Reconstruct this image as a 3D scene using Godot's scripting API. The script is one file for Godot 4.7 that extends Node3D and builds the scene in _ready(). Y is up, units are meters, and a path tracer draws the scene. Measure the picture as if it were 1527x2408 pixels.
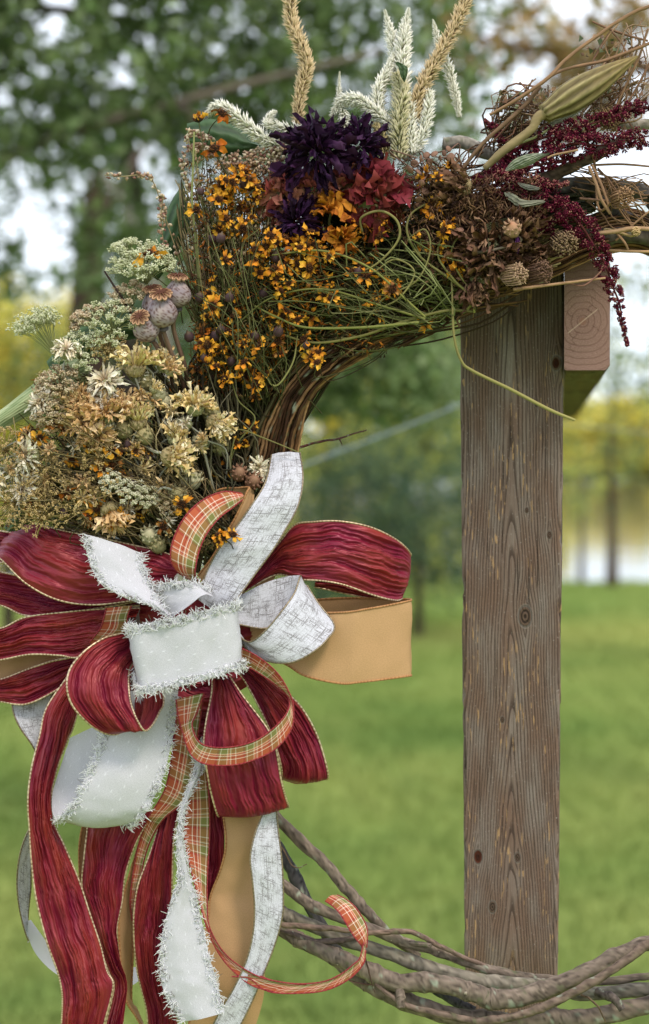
extends Node3D
# A dried-flower wreath with a ribbon bow hanging on a weathered post, lawn, lake and trees behind.

const F := 5215.0          # focal length measured in the survey's units
const D0 := 1.85           # metres from the eye to the middle of the wreath
var eye: Transform3D
var rng := RandomNumberGenerator.new()
var taken := {}
var ns := FastNoiseLite.new()
var nf := FastNoiseLite.new()
var fine_a := FastNoiseLite.new()      # unit frequency, for metre-based lookups
var fine_b := FastNoiseLite.new()
var fold := FastNoiseLite.new()        # one smooth octave, per millimetre
var M := {}

# ------------------------------------------------------------------ geometry
class Geo:
	var v := PackedVector3Array()
	var uv := PackedVector2Array()
	var c := PackedColorArray()
	var ix := PackedInt32Array()
	func add(p: Vector3, t: Vector2, col: Color) -> int:
		v.append(p); uv.append(t); c.append(col)
		return v.size() - 1
	func tri(a: int, b: int, d: int) -> void:
		ix.append(a); ix.append(b); ix.append(d)
	func quad(a: int, b: int, d: int, e: int) -> void:
		ix.append(a); ix.append(b); ix.append(d)
		ix.append(a); ix.append(d); ix.append(e)
	func mesh(mat: Material, origin := Vector3.ZERO) -> ArrayMesh:
		var n := PackedVector3Array()
		n.resize(v.size())
		for k in range(0, ix.size(), 3):
			var a := v[ix[k]]
			var fn := (v[ix[k + 2]] - a).cross(v[ix[k + 1]] - a)
			n[ix[k]] += fn
			n[ix[k + 1]] += fn
			n[ix[k + 2]] += fn
		for k in n.size():
			var l := n[k].length()
			n[k] = n[k] / l if l > 1e-14 else Vector3.UP
		var w := v
		if origin != Vector3.ZERO:
			w = v.duplicate()
			for k in w.size():
				w[k] -= origin
		var arr := []
		arr.resize(Mesh.ARRAY_MAX)
		arr[Mesh.ARRAY_VERTEX] = w
		arr[Mesh.ARRAY_NORMAL] = n
		arr[Mesh.ARRAY_TEX_UV] = uv
		arr[Mesh.ARRAY_COLOR] = c
		arr[Mesh.ARRAY_INDEX] = ix
		var m := ArrayMesh.new()
		m.add_surface_from_arrays(Mesh.PRIMITIVE_TRIANGLES, arr)
		m.surface_set_material(0, mat)
		return m

func at(u: float, v: float, out := 0.0) -> Vector3:      # survey point, "out" millimetres in front of the wreath's plane
	return far(u, v, D0 - out * 0.001)

func far(u: float, v: float, d: float) -> Vector3:
	return eye * Vector3((u - 763.5) / F * d, (1204.0 - v) / F * d, -d)

func rf(a: float, b: float) -> float:
	return rng.randf_range(a, b)

func rv(s := 1.0) -> Vector3:
	return Vector3(rf(-s, s), rf(-s, s), rf(-s, s))

func lin(r: float, g: float, b: float) -> Color:       # sRGB bytes to a linear colour
	return Color8(int(r), int(g), int(b)).srgb_to_linear()

func shade(col: Color, k: float) -> Color:
	return Color(clampf(col.r * k, 0, 1), clampf(col.g * k, 0, 1), clampf(col.b * k, 0, 1), 1)

func pick(a: Array):
	return a[rng.randi() % a.size()]

func smooth(pts: Array, n: int) -> PackedVector3Array:   # Catmull-Rom through the points
	var out := PackedVector3Array()
	var m := pts.size()
	for k in n:
		var x := float(k) / (n - 1) * (m - 1)
		var i := mini(int(x), m - 2)
		var t := x - i
		var p1: Vector3 = pts[i]
		var p2: Vector3 = pts[i + 1]
		var p0: Vector3 = pts[i - 1] if i > 0 else p1 * 2.0 - p2
		var p3: Vector3 = pts[i + 2] if i + 2 < m else p2 * 2.0 - p1
		out.append(0.5 * (2.0 * p1 + (p2 - p0) * t + (2.0 * p0 - 5.0 * p1 + 4.0 * p2 - p3) * t * t + (3.0 * p1 - p0 - 3.0 * p2 + p3) * t * t * t))
	return out

func lerp_list(a: Array, x: float) -> float:
	var y := clampf(x, 0, 1) * (a.size() - 1)
	var i := mini(int(y), a.size() - 2)
	return lerpf(a[i], a[i + 1], y - i)

# a tube along points; radii is a list spread along it; rough adds a bark-like unevenness
func tube(g: Geo, pts: PackedVector3Array, radii: Array, sides: int, c0: Color, c1: Color, rough := 0.0, paint = null) -> void:
	var n := pts.size()
	var nrm := Vector3(0.31, 0.52, 0.8)
	var start := g.v.size()
	var arc := 0.0
	for k in n:
		var t := (pts[mini(k + 1, n - 1)] - pts[maxi(k - 1, 0)]).normalized()
		nrm = (nrm - t * nrm.dot(t))
		if nrm.length() < 1e-4:
			nrm = t.cross(Vector3(0.2, 0.9, 0.1))
		nrm = nrm.normalized()
		var bi := t.cross(nrm)
		var x := float(k) / maxi(n - 1, 1)
		var r: float = radii[0] if radii.size() == 1 else lerp_list(radii, x)
		var col := c0.lerp(c1, x)
		if k > 0:
			arc += pts[k].distance_to(pts[k - 1])
		for s in sides:
			var a := TAU * s / sides
			var d := nrm * cos(a) + bi * sin(a)
			var rr := r
			var cc := col
			if rough > 0.0:
				var q := pts[k] + d * r
				var w := fine_a.get_noise_3d(q.x * 260, q.y * 260, q.z * 260)
				var st := fine_b.get_noise_3d(cos(a) * r * 1700, sin(a) * r * 1700, arc * 90)
				rr = r * (1.0 + rough * (w * 0.7 + st * 0.6))
				cc = (paint as Callable).call(col, q, st, w) if paint != null else shade(col, 1.0 + st * 0.5)
			g.add(pts[k] + d * rr, Vector2(float(s) / sides, arc), cc)
	for k in n - 1:
		for s in sides:
			var a := start + k * sides + s
			var b := start + k * sides + (s + 1) % sides
			g.quad(a, a + sides, b + sides, b)
	for e in [0, n - 1]:
		var mid := g.add(pts[e], Vector2.ZERO, c0.lerp(c1, 1.0 if e else 0.0))
		for s in sides:
			var a := start + int(e) * sides + s
			var b := start + int(e) * sides + (s + 1) % sides
			if e: g.tri(a, mid, b)
			else: g.tri(a, b, mid)

func octa(g: Geo, p: Vector3, ax: Vector3, l: float, w: float, c0: Color, c1: Color) -> void:   # a small grain, long along ax
	ax = ax.normalized()
	var s := ax.cross(Vector3(0.3, 0.5, 0.81))
	s = (s if s.length() > 0.05 else ax.cross(Vector3.UP)).normalized()
	var q := ax.cross(s)
	var b := g.add(p - ax * l * 0.5, Vector2.ZERO, c0)
	var t := g.add(p + ax * l * 0.5, Vector2.ZERO, c1)
	var r := []
	for k in 4:
		r.append(g.add(p + (s * cos(k * PI / 2) + q * sin(k * PI / 2)) * w * 0.5, Vector2.ZERO, c0.lerp(c1, 0.5)))
	for k in 4:
		g.tri(r[k], t, r[(k + 1) % 4])
		g.tri(r[(k + 1) % 4], b, r[k])

func spike(g: Geo, p: Vector3, d: Vector3, l: float, w: float, c0: Color, c1: Color) -> void:     # a pointed bract: three sides
	d = d.normalized()
	var s := d.cross(rv()).normalized()
	var q := d.cross(s)
	var t := g.add(p + d * l, Vector2.ZERO, c1)
	var r := []
	for k in 3:
		r.append(g.add(p + d * l * 0.3 + (s * cos(k * TAU / 3) + q * sin(k * TAU / 3)) * w * 0.5, Vector2.ZERO, c0.lerp(c1, 0.45)))
	var b := g.add(p, Vector2.ZERO, c0)
	for k in 3:
		g.tri(r[k], t, r[(k + 1) % 3])
		g.tri(r[(k + 1) % 3], b, r[k])

func lathe(g: Geo, xf: Transform3D, prof: Array, sides: int, paint: Callable, ribs := 0, rib := 0.0) -> void:   # prof: [radius, height]
	var start := g.v.size()
	for k in prof.size():
		for s in sides:
			var a := TAU * s / sides
			var r: float = prof[k][0] * (1.0 + rib * (cos(a * ribs) if ribs else 0.0))
			var p := Vector3(cos(a) * r, prof[k][1], sin(a) * r)
			g.add(xf * p, Vector2(float(s) / sides, float(k) / prof.size()), (paint as Callable).call(p, a, float(k) / (prof.size() - 1)))
	for k in prof.size() - 1:
		for s in sides:
			var a := start + k * sides + s
			var b := start + k * sides + (s + 1) % sides
			g.quad(a, a + sides, b + sides, b)

func basis_y(d: Vector3, spin := 0.0) -> Basis:
	var y := d.normalized()
	var x := y.cross(Vector3(0.13, 0.21, 0.97))
	x = (x if x.length() > 0.05 else y.cross(Vector3.RIGHT)).normalized()
	return Basis(x, y, x.cross(y)).rotated(y, spin)

# ------------------------------------------------------------------ scene tree
func numbered(called: String) -> String:
	var n: int = taken.get(called, 0)
	taken[called] = n + 1
	return called if n == 0 else "%s_%03d" % [called, n]

func thing(called: String, label: String, category: String, pos: Vector3, group := "") -> Node3D:
	var o := Node3D.new()
	o.name = numbered(called)
	add_child(o)
	o.position = pos
	tag(o, label, category, group)
	return o

func tag(o: Node, label: String, category: String, group := "") -> void:
	o.set_meta("label", label)
	o.set_meta("category", category)
	if group:
		o.set_meta("group", group)

func part(called: String, mesh: Mesh, parent: Node, xf := Transform3D(), stuff := false) -> MeshInstance3D:
	var o := MeshInstance3D.new()
	o.mesh = mesh
	var key := "%s/%d" % [called, parent.get_instance_id()]
	var n: int = taken.get(key, 0)
	taken[key] = n + 1
	o.name = called if n == 0 else "%s_%03d" % [called, n]
	o.transform = xf
	parent.add_child(o, true)
	if stuff:
		o.set_meta("kind", "stuff")
	return o

func whole(g: Geo, called: String, mat: Material, parent: Node, stuff := false) -> MeshInstance3D:   # world-space geometry under a thing that is only moved
	var off := Vector3.ZERO
	var p := parent
	while p != self:
		off += p.position
		p = p.get_parent()
	return part(called, g.mesh(mat, off), parent, Transform3D(), stuff)

func struct(g: Geo, called: String, mat: Material) -> MeshInstance3D:
	var o := part(called, g.mesh(mat), self)
	o.set_meta("kind", "structure")
	return o

func mat(rough: float, spec := 0.5, back := 0.0, sheen := 0.0) -> StandardMaterial3D:      # colour comes from the vertices
	var m := StandardMaterial3D.new()
	m.vertex_color_use_as_albedo = true
	m.roughness = rough
	m.metallic_specular = spec
	m.cull_mode = BaseMaterial3D.CULL_DISABLED
	if back > 0.0:
		m.backlight_enabled = true
		m.backlight = Color(back, back, back)
	if sheen > 0.0:
		m.rim_enabled = true
		m.rim = sheen
		m.rim_tint = 0.6
	return m

func textured(img: Image, rough: float, spec := 0.4, bump: Image = null, depth := 0.05) -> StandardMaterial3D:
	var m := mat(rough, spec)
	m.albedo_texture = ImageTexture.create_from_image(img)
	if bump:
		m.heightmap_enabled = true
		m.heightmap_texture = ImageTexture.create_from_image(bump)
		m.heightmap_scale = depth
	return m

func c8(c: Color) -> Color:
	return c.linear_to_srgb()

# ------------------------------------------------------------------ computed textures: grain, weave and print only
const KNOTS := [[0.645, 0.43, 0.085], [0.13, 0.73, 0.06], [0.57, 0.73, 0.042], [0.29, 0.793, 0.052], [0.95, 0.122, 0.06], [0.66, 0.30, 0.026], [0.90, 0.33, 0.034], [0.40, 0.558, 0.03], [0.75, 0.172, 0.022]]

func wood_images() -> Array:
	var w := 320
	var h := 1408
	var img := Image.create(w, h, false, Image.FORMAT_RGB8)
	var bmp := Image.create(w, h, false, Image.FORMAT_RGB8)
	var dark := lin(66, 52, 46)
	var base := lin(112, 97, 89)
	var pale := lin(154, 144, 137)
	var warm := lin(122, 95, 80)
	var ochre := lin(190, 152, 108)
	var n := FastNoiseLite.new()
	n.noise_type = FastNoiseLite.TYPE_SIMPLEX_SMOOTH
	n.frequency = 1.0
	n.fractal_octaves = 2
	var asp := 0.72 / 0.089
	for y in h:
		var fy := float(y) / h
		for x in w:
			var fx := float(x) / w
			var px := fx + 0.006 * n.get_noise_2d(fx * 2, fy * 9)
			var kn := 0.0
			var kring := 0.0
			var hole := 0.0
			for k in KNOTS:
				var dx: float = fx - k[0]
				var dy: float = (fy - k[1]) * asp
				if absf(dy) < 1.2 and absf(dx) < 0.4:
					var rr: float = k[2]
					var d2: float = dx * dx / (rr * rr) + dy * dy / (rr * rr * 2.2)
					px -= signf(dx) * rr * 0.75 * exp(-d2 * 0.22) * (1.0 - exp(-d2 * 3.0))
					if d2 < 1.0:
						kn = maxf(kn, 1.0 - d2)
						kring = sqrt(d2)
						if (k[1] == 0.73 and k[0] < 0.2 and d2 < 0.5) or (k[1] == 0.122 and d2 < 0.25): hole = 1.0
			# rings of the trunk cut lengthwise: nested arches in the middle, close straight lines at the edges
			var cx := px - 0.50
			var dep := 13.0 * fy * fy + 2.0 * fy + 0.5 * n.get_noise_2d(0.0, fy * 6 + 4.0)
			var ring := dep - 34.0 * (sqrt(cx * cx + 0.0064) - 0.08) + n.get_noise_2d(fx * 4, fy * 4) * 0.5
			var fr := ring - floorf(ring)
			var late := smoothstep(0.55, 0.92, fr) * (1.0 - smoothstep(0.95, 1.0, fr))
			var fibre := n.get_noise_2d(fx * 80, fy * 12)
			var fine := n.get_noise_2d(fx * 150, fy * 26 + 9.0)
			var blot := n.get_noise_2d(fx * 3.2 + 20, fy * 9)
			var c := base.lerp(pale, clampf(0.22 + fibre * 0.42 + blot * 0.4, 0, 1))
			c = c.lerp(warm, clampf(0.42 - blot * 0.45 + smoothstep(0.6, 1.0, fy) * 0.2 + fine * 0.2, 0, 0.75))
			c = c.lerp(dark, clampf(late * 0.8 + maxf(0, fine - 0.25) * 1.1, 0, 0.9))
			var crack := smoothstep(0.60, 0.68, n.get_noise_2d(fx * 44 + 50, fy * 4))
			c = c.lerp(shade(dark, 0.4), crack * 0.85)
			var fleck := smoothstep(0.45, 0.52, n.get_noise_2d(fx * 30 + 7, fy * 26)) * smoothstep(0.02, 0.3, n.get_noise_2d(fx * 4 + 31, fy * 5 + 2) + (0.35 if fx < 0.14 else 0.0))
			c = c.lerp(ochre, fleck * 0.7)
			var speck := smoothstep(0.62, 0.7, n.get_noise_2d(fx * 60 + 3, fy * 210))
			c = c.lerp(lin(190, 184, 178), speck * 0.55)
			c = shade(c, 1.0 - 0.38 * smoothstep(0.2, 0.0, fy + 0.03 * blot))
			if kn > 0.0:
				var kc := lin(104, 84, 72).lerp(shade(dark, 0.5), 0.5 + 0.5 * sin(kring * 17.0))
				c = c.lerp(kc, smoothstep(0.0, 0.25, kn))
				if kring > 0.75: c = c.lerp(pale, 0.35)
				if hole > 0.0: c = lin(92, 46, 30).lerp(lin(30, 18, 14), clampf(kn * 1.3 - 0.5, 0, 1))
			img.set_pixel(x, y, c8(c))
			var hh := 0.6 - late * 0.35 + fibre * 0.16 - crack * 0.5 - hole * 0.5 - (0.15 * sin(kring * 17.0) if kn > 0.0 else 0.0)
			bmp.set_pixel(x, y, Color(hh, hh, hh))
	return [img, bmp]

func endgrain_images() -> Array:
	var w := 192
	var h := 448
	var img := Image.create(w, h, false, Image.FORMAT_RGB8)
	var bmp := Image.create(w, h, false, Image.FORMAT_RGB8)
	var n := FastNoiseLite.new()
	n.frequency = 1.0
	for y in h:
		for x in w:
			var mx := (float(x) / w - 0.40) * 39.0
			var my := (float(y) / h - 0.555) * 93.0
			var a := atan2(my, mx)
			var r := sqrt(mx * mx + my * my * 0.9) * (1.0 + 0.06 * n.get_noise_2d(cos(a) * 1.4, sin(a) * 1.4))
			var fr := fposmod(r / 5.2, 1.0)
			var late := smoothstep(0.7, 0.97, fr)
			var grit := n.get_noise_2d(x * 0.45, y * 0.45)
			var grit2 := n.get_noise_2d(x * 0.16 + 40, y * 0.16)
			var c := lin(130, 98, 90).lerp(lin(166, 136, 126), clampf(0.4 + grit2 * 0.8 + grit * 0.9, 0, 1))
			c = c.lerp(lin(96, 62, 52), late * 0.6 * clampf(0.75 + grit2 * 1.4, 0.1, 1.0))
			if absf(fposmod(a * 1.2 + 0.3 * n.get_noise_2d(r * 0.25, 2.0) + 0.4, 1.885) - 0.94) * r < 0.28 and r > 9.0: c = c.lerp(lin(70, 46, 40), 0.75)
			c = c.lerp(lin(196, 168, 152), clampf(grit - 0.12, 0, 1) * 0.9 * smoothstep(8.0, 16.0, r))
			c = c.lerp(lin(128, 92, 80), clampf(-grit - 0.08, 0, 1) * 1.1)
			var wet := smoothstep(-20.0, -48.0, my + 6.0 * n.get_noise_2d(x * 0.02, 3.0))
			c = c.lerp(lin(96, 70, 66), wet * 0.6)
			if r < 3.0: c = c.lerp(lin(140, 96, 78), 0.5)
			var ray := absf(fposmod(a + 0.62, PI) - PI * 0.5)
			if r < 16.0 and absf(mx * 0.62 + my * 0.78) < 0.5: c = c.lerp(lin(206, 180, 162), 0.55)
			var mould := smoothstep(0.42, 0.55, n.get_noise_2d(x * 0.13 + 9, y * 0.13)) * smoothstep(24.0, 10.0, Vector2(mx + 6, my + 12).length())
			c = c.lerp(lin(48, 34, 34), mould * 0.8)
			img.set_pixel(x, y, c8(c))
			var hh := 0.55 + grit * 0.2 - late * 0.2
			bmp.set_pixel(x, y, Color(hh, hh, hh))
	return [img, bmp]

func linen_image() -> Image:          # white with a rubbed bronze-grey thread print
	var w := 256
	var h := 512
	var img := Image.create(w, h, false, Image.FORMAT_RGB8)
	var n := FastNoiseLite.new()
	n.frequency = 1.0
	for y in h:
		for x in w:
			var fx := float(x) / w
			var fy := float(y) / h
			var c := lin(198, 198, 206)
			var weave := 0.04 * (sin(x * 1.9) + sin(y * 1.9))
			var zone := n.get_noise_2d(fx * 2.2 + 4, fy * 4.4)
			var worn := clampf(0.8 + zone * 1.0, 0.35, 1.0)
			var along := n.get_noise_2d(fx * 26, fy * 5)
			var across := n.get_noise_2d(fx * 5 + 60, fy * 48)
			var dotn := n.get_noise_2d(fx * 52 + 11, fy * 104)
			var ink := 0.0
			ink = maxf(ink, smoothstep(0.15, 0.23, along * 0.65 + dotn * 0.55) * worn)
			ink = maxf(ink, smoothstep(0.16, 0.24, across * 0.65 + dotn * 0.55) * worn)
			var gx := absf(fposmod(fx * 5.3 + 0.03 * zone, 1.0) - 0.5)
			var gy := absf(fposmod(fy * 9.7 + 0.05 * along, 1.0) - 0.5)
			if minf(gx, gy) < 0.055: ink = maxf(ink, smoothstep(-0.15, 0.2, dotn + zone * 0.7))
			c = shade(c, 1.0 + weave).lerp(lin(96, 91, 90), ink * 0.88)
			img.set_pixel(x, y, c8(c))
	return img

func plaid_image() -> Image:
	var w := 192
	var img := Image.create(w, w, false, Image.FORMAT_RGB8)
	var rust := lin(172, 88, 60)
	var green := lin(122, 120, 70)
	var wine := lin(140, 36, 46)
	var cream := lin(236, 220, 204)
	var pale := lin(200, 140, 104)
	var band := func(f: float) -> Color:
		if f < 0.04: return wine
		if f < 0.30: return rust
		if f < 0.335: return cream
		if f < 0.42: return rust
		if f < 0.455: return wine
		if f < 0.50: return pale
		if f < 0.53: return cream
		if f < 0.56: return wine
		if f < 0.62: return pale
		if f < 0.645: return cream
		if f < 0.88: return green
		if f < 0.91: return cream
		if f < 0.96: return green
		return wine
	var n := FastNoiseLite.new()
	n.frequency = 0.35
	for y in w:
		for x in w:
			var a: Color = (band as Callable).call(float(x) / w)
			var b: Color = (band as Callable).call(fposmod(float(y) / w + 0.2, 1.0))
			var over := (int(x / 2) + int(y / 2)) % 2 == 0
			var c: Color = a.lerp(b, 0.22 if over else 0.62)
			c = shade(c, (1.08 if over else 0.86) * (1.0 + 0.18 * n.get_noise_2d(x, y)))
			img.set_pixel(x, y, c8(c))
	return img

func swiss_images() -> Array:        # white gauze with small woven dots
	var w := 192
	var img := Image.create(w, w, false, Image.FORMAT_RGB8)
	var bmp := Image.create(w, w, false, Image.FORMAT_RGB8)
	var n := FastNoiseLite.new()
	n.frequency = 0.5
	for y in w:
		for x in w:
			var wv := (sin(x * TAU / 4.0) * sin(y * TAU / 4.0))
			var c := shade(lin(190, 189, 194), 1.0 + 0.24 * wv + 0.2 * n.get_noise_2d(x * 0.5, y * 0.1) + 0.2 * n.get_noise_2d(x * 0.1, y * 0.5 + 90))
			var dot := 0.0
			for k in [[0.22, 0.24], [0.71, 0.58], [0.64, 0.05], [0.64, 1.05]]:
				var dx: float = float(x) / w - k[0]
				var dy: float = float(y) / w - k[1]
				dot = maxf(dot, 1.0 - (dx * dx / 0.0016 + dy * dy / 0.0085))
			c = c.lerp(lin(226, 226, 232), clampf(dot, 0, 1) * 0.55)
			img.set_pixel(x, y, c8(c))
			var hh := clampf(0.45 + 0.12 * wv + maxf(dot, 0.0) * 0.4, 0, 1)
			bmp.set_pixel(x, y, Color(hh, hh, hh))
	return [img, bmp]

func suede_image() -> Image:
	var w := 192
	var img := Image.create(w, w, false, Image.FORMAT_RGB8)
	var n := FastNoiseLite.new()
	n.frequency = 0.25
	n.fractal_octaves = 4
	for y in w:
		for x in w:
			var c := shade(lin(178, 142, 102), 1.0 + 0.2 * n.get_noise_2d(x, y) + 0.05 * n.get_noise_2d(x * 6, y * 6))
			img.set_pixel(x, y, c8(c))
	return img

func crinkle_image() -> Image:       # fine pleats along the ribbon, as relief
	var w := 256
	var h := 256
	var img := Image.create(w, h, false, Image.FORMAT_RGB8)
	var n := FastNoiseLite.new()
	n.frequency = 1.0
	n.fractal_octaves = 3
	for y in h:
		for x in w:
			var a := n.get_noise_2d(x * 0.16, y * 0.012)
			var b := n.get_noise_2d(x * 0.09 + 90, y * 0.03)
			var hh := clampf(0.75 - absf(a) * 1.3 + b * 0.3, 0, 1)
			img.set_pixel(x, y, Color(hh, hh, hh))
	return img

# ------------------------------------------------------------------ the setting
func view_and_light() -> void:
	var cam := Camera3D.new()
	cam.name = "camera"
	cam.fov = 26.0
	cam.near = 0.05
	cam.far = 1200.0
	cam.position = Vector3(0, 1.5, 0)
	cam.rotation_degrees = Vector3(-1.69, 0, 0)
	var at_ := CameraAttributesPhysical.new()
	at_.frustum_focal_length = 12.0 / tan(deg_to_rad(13.0))
	at_.frustum_focus_distance = 1.82
	at_.frustum_near = 0.05
	at_.frustum_far = 1200.0
	at_.exposure_aperture = 3.9
	cam.attributes = at_
	add_child(cam)
	eye = cam.transform
	var env := Environment.new()
	env.background_mode = Environment.BG_SKY
	var sky := ProceduralSkyMaterial.new()
	sky.sky_top_color = Color(0.88, 0.90, 0.95)
	sky.sky_horizon_color = Color(0.87, 0.91, 0.95)
	sky.sky_curve = 0.2
	sky.ground_bottom_color = Color(0.3, 0.34, 0.24)
	sky.ground_horizon_color = Color(0.6, 0.64, 0.6)
	sky.sky_energy_multiplier = 1.05
	env.sky = Sky.new()
	env.sky.sky_material = sky
	env.background_energy_multiplier = 1.15
	env.tonemap_mode = Environment.TONE_MAPPER_LINEAR
	env.tonemap_exposure = 1.48
	env.sdfgi_enabled = true
	env.ssao_enabled = true
	env.ssil_enabled = true
	var we := WorldEnvironment.new()
	we.name = "world"
	we.environment = env
	add_child(we)
	var sun := DirectionalLight3D.new()
	sun.name = "sun"
	sun.light_energy = 0.5
	sun.light_angular_distance = 14.0
	sun.light_color = Color(1.0, 0.96, 0.9)
	sun.shadow_enabled = true
	sun.rotation_degrees = Vector3(-52, 32, 0)
	add_child(sun)

func ground_y(x: float, z: float) -> float:
	var d := -z
	var y := 0.02 * sin(x * 0.7 + z * 0.4) + 0.015 * sin(z * 1.1 + 1.0)
	var into := smoothstep(25.5, 29.0, d + 0.5 * sin(x * 0.4)) * (1.0 - smoothstep(112.0, 122.0, d))
	return y - 0.75 * into + 0.5 * smoothstep(118.0, 150.0, d)

func build_ground() -> void:
	var g := Geo.new()
	var xs := []
	var zs := []
	for k in range(-60, 61): xs.append(signf(k) * pow(absf(k) / 60.0, 2.6) * 420.0)
	for k in 150: zs.append(14.0 - pow(k / 149.0, 2.4) * 520.0 - k * 0.1)
	var n := FastNoiseLite.new()
	n.frequency = 0.35
	for z in zs:
		for x in xs:
			var c := lin(134, 156, 84)
			var t := n.get_noise_2d(x * 0.8, z * 0.8)
			var t2 := n.get_noise_2d(x * 3.1 + 50, z * 1.6)
			c = c.lerp(lin(160, 176, 100), clampf(0.4 + t * 0.9, 0, 1))
			c = c.lerp(lin(112, 138, 72), clampf(t2 * 0.9, 0, 0.6))
			c = c.lerp(lin(184, 186, 112), 0.55 * exp(-pow((z + 17.2) / 1.6, 2.0)))
			c = c.lerp(lin(140, 126, 92), 0.6 * exp(-pow((x - 0.14) / 0.16, 2.0) - pow((z + 8.6) / 0.22, 2.0)))
			c = shade(c, 0.8)
			if ground_y(x, z) < -0.12: c = lin(70, 66, 48)
			g.add(Vector3(x, ground_y(x, z), z), Vector2(x, z), c)
	var w := xs.size()
	for k in zs.size() - 1:
		for j in w - 1:
			g.quad(k * w + j, (k + 1) * w + j, (k + 1) * w + j + 1, k * w + j + 1)
	struct(g, "ground", mat(0.95, 0.1))
	# lake
	var l := Geo.new()
	for p in [[-420, -24.5], [-420, -124.0], [420, -124.0], [420, -24.5]]:
		l.add(Vector3(p[0], -0.16, p[1]), Vector2(p[0], p[1]), Color(0.05, 0.07, 0.07))
	l.quad(0, 1, 2, 3)
	var wm := mat(0.06, 0.5)
	wm.normal_enabled = true
	var nt := NoiseTexture2D.new()
	nt.width = 256
	nt.height = 256
	nt.seamless = true
	nt.as_normal_map = true
	nt.bump_strength = 1.0
	nt.noise = FastNoiseLite.new()
	wm.normal_texture = nt
	wm.normal_scale = 0.12
	wm.uv1_scale = Vector3(0.15, 0.15, 0.15)
	struct(l, "lake", wm)
	# lawn
	var b := Geo.new()
	for k in 5:
		var a := TAU * k / 5 + 0.4
		var o := Vector3(cos(a), 0, sin(a)) * 0.018
		var lean := Vector3(cos(a * 2.3), 0, sin(a * 2.3)) * 0.03
		var s := Vector3(-sin(a), 0, cos(a)) * 0.003
		var c := Color(0.9, 0.9, 0.9)
		var i0 := b.add(o - s, Vector2.ZERO, c)
		var i1 := b.add(o + s, Vector2.ZERO, c)
		var i2 := b.add(o + lean * 0.4 + Vector3(0, 0.035, 0) + s * 0.7, Vector2.ZERO, c)
		var i3 := b.add(o + lean * 0.4 + Vector3(0, 0.035, 0) - s * 0.7, Vector2.ZERO, c)
		var i4 := b.add(o + lean + Vector3(0, 0.06, 0), Vector2.ZERO, c)
		b.quad(i0, i1, i2, i3)
		b.tri(i3, i2, i4)
	var mm := MultiMesh.new()
	mm.transform_format = MultiMesh.TRANSFORM_3D
	mm.use_colors = true
	mm.mesh = b.mesh(mat(0.8, 0.2, 0.3))
	mm.instance_count = 150000
	for k in 150000:
		var d := 5.0 + 20.0 * pow(rng.randf(), 1.3)
		var x := rf(-0.5, 0.5) * d
		var t := n.get_noise_2d(x * 0.8, -d * 0.8)
		var t2 := n.get_noise_2d(x * 3.1 + 50, -d * 1.6)
		var c := lin(134, 157, 84).lerp(lin(168, 178, 104), clampf(0.4 + t * 1.0 + rf(-0.2, 0.2), 0, 1)).lerp(lin(110, 139, 72), clampf(t2 * 1.0, 0, 0.6))
		c = c.lerp(lin(190, 192, 116), 0.55 * exp(-pow((d - 17.2) / 1.6, 2.0)))
		var bare := exp(-pow((x - 0.14) / 0.16, 2.0) - pow((d - 8.6) / 0.22, 2.0))
		mm.set_instance_transform(k, Transform3D(Basis(Vector3.UP, rf(0, TAU)).scaled(Vector3.ONE * rf(0.6, 1.2) * (1.0 - 0.4 * bare)), Vector3(x, ground_y(x, -d), -d)))
		mm.set_instance_color(k, c)
	var gr := MultiMeshInstance3D.new()
	gr.name = "grass"
	gr.multimesh = mm
	gr.set_meta("kind", "stuff")
	tag(gr, "short mown green grass of the lawn running down to the lake", "grass")
	add_child(gr)

var leaf_mesh := {}
func leaf(kind: String, l: float, w: float) -> Mesh:
	if not leaf_mesh.has(kind):
		var g := Geo.new()
		var c := Color.WHITE
		var a := g.add(Vector3.ZERO, Vector2.ZERO, c)
		var m1 := g.add(Vector3(0, l * 0.5, -w * 0.12), Vector2.ZERO, c)
		var m2 := g.add(Vector3(0, l, 0.1 * l), Vector2.ZERO, c)
		var l1 := g.add(Vector3(-w * 0.5, l * 0.45, w * 0.12), Vector2.ZERO, c)
		var r1 := g.add(Vector3(w * 0.5, l * 0.45, w * 0.12), Vector2.ZERO, c)
		g.tri(a, l1, m1); g.tri(l1, m2, m1); g.tri(a, m1, r1); g.tri(m1, m2, r1)
		var m := mat(0.6, 0.22, 0.85)
		leaf_mesh[kind] = g.mesh(m)
	return leaf_mesh[kind]

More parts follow.
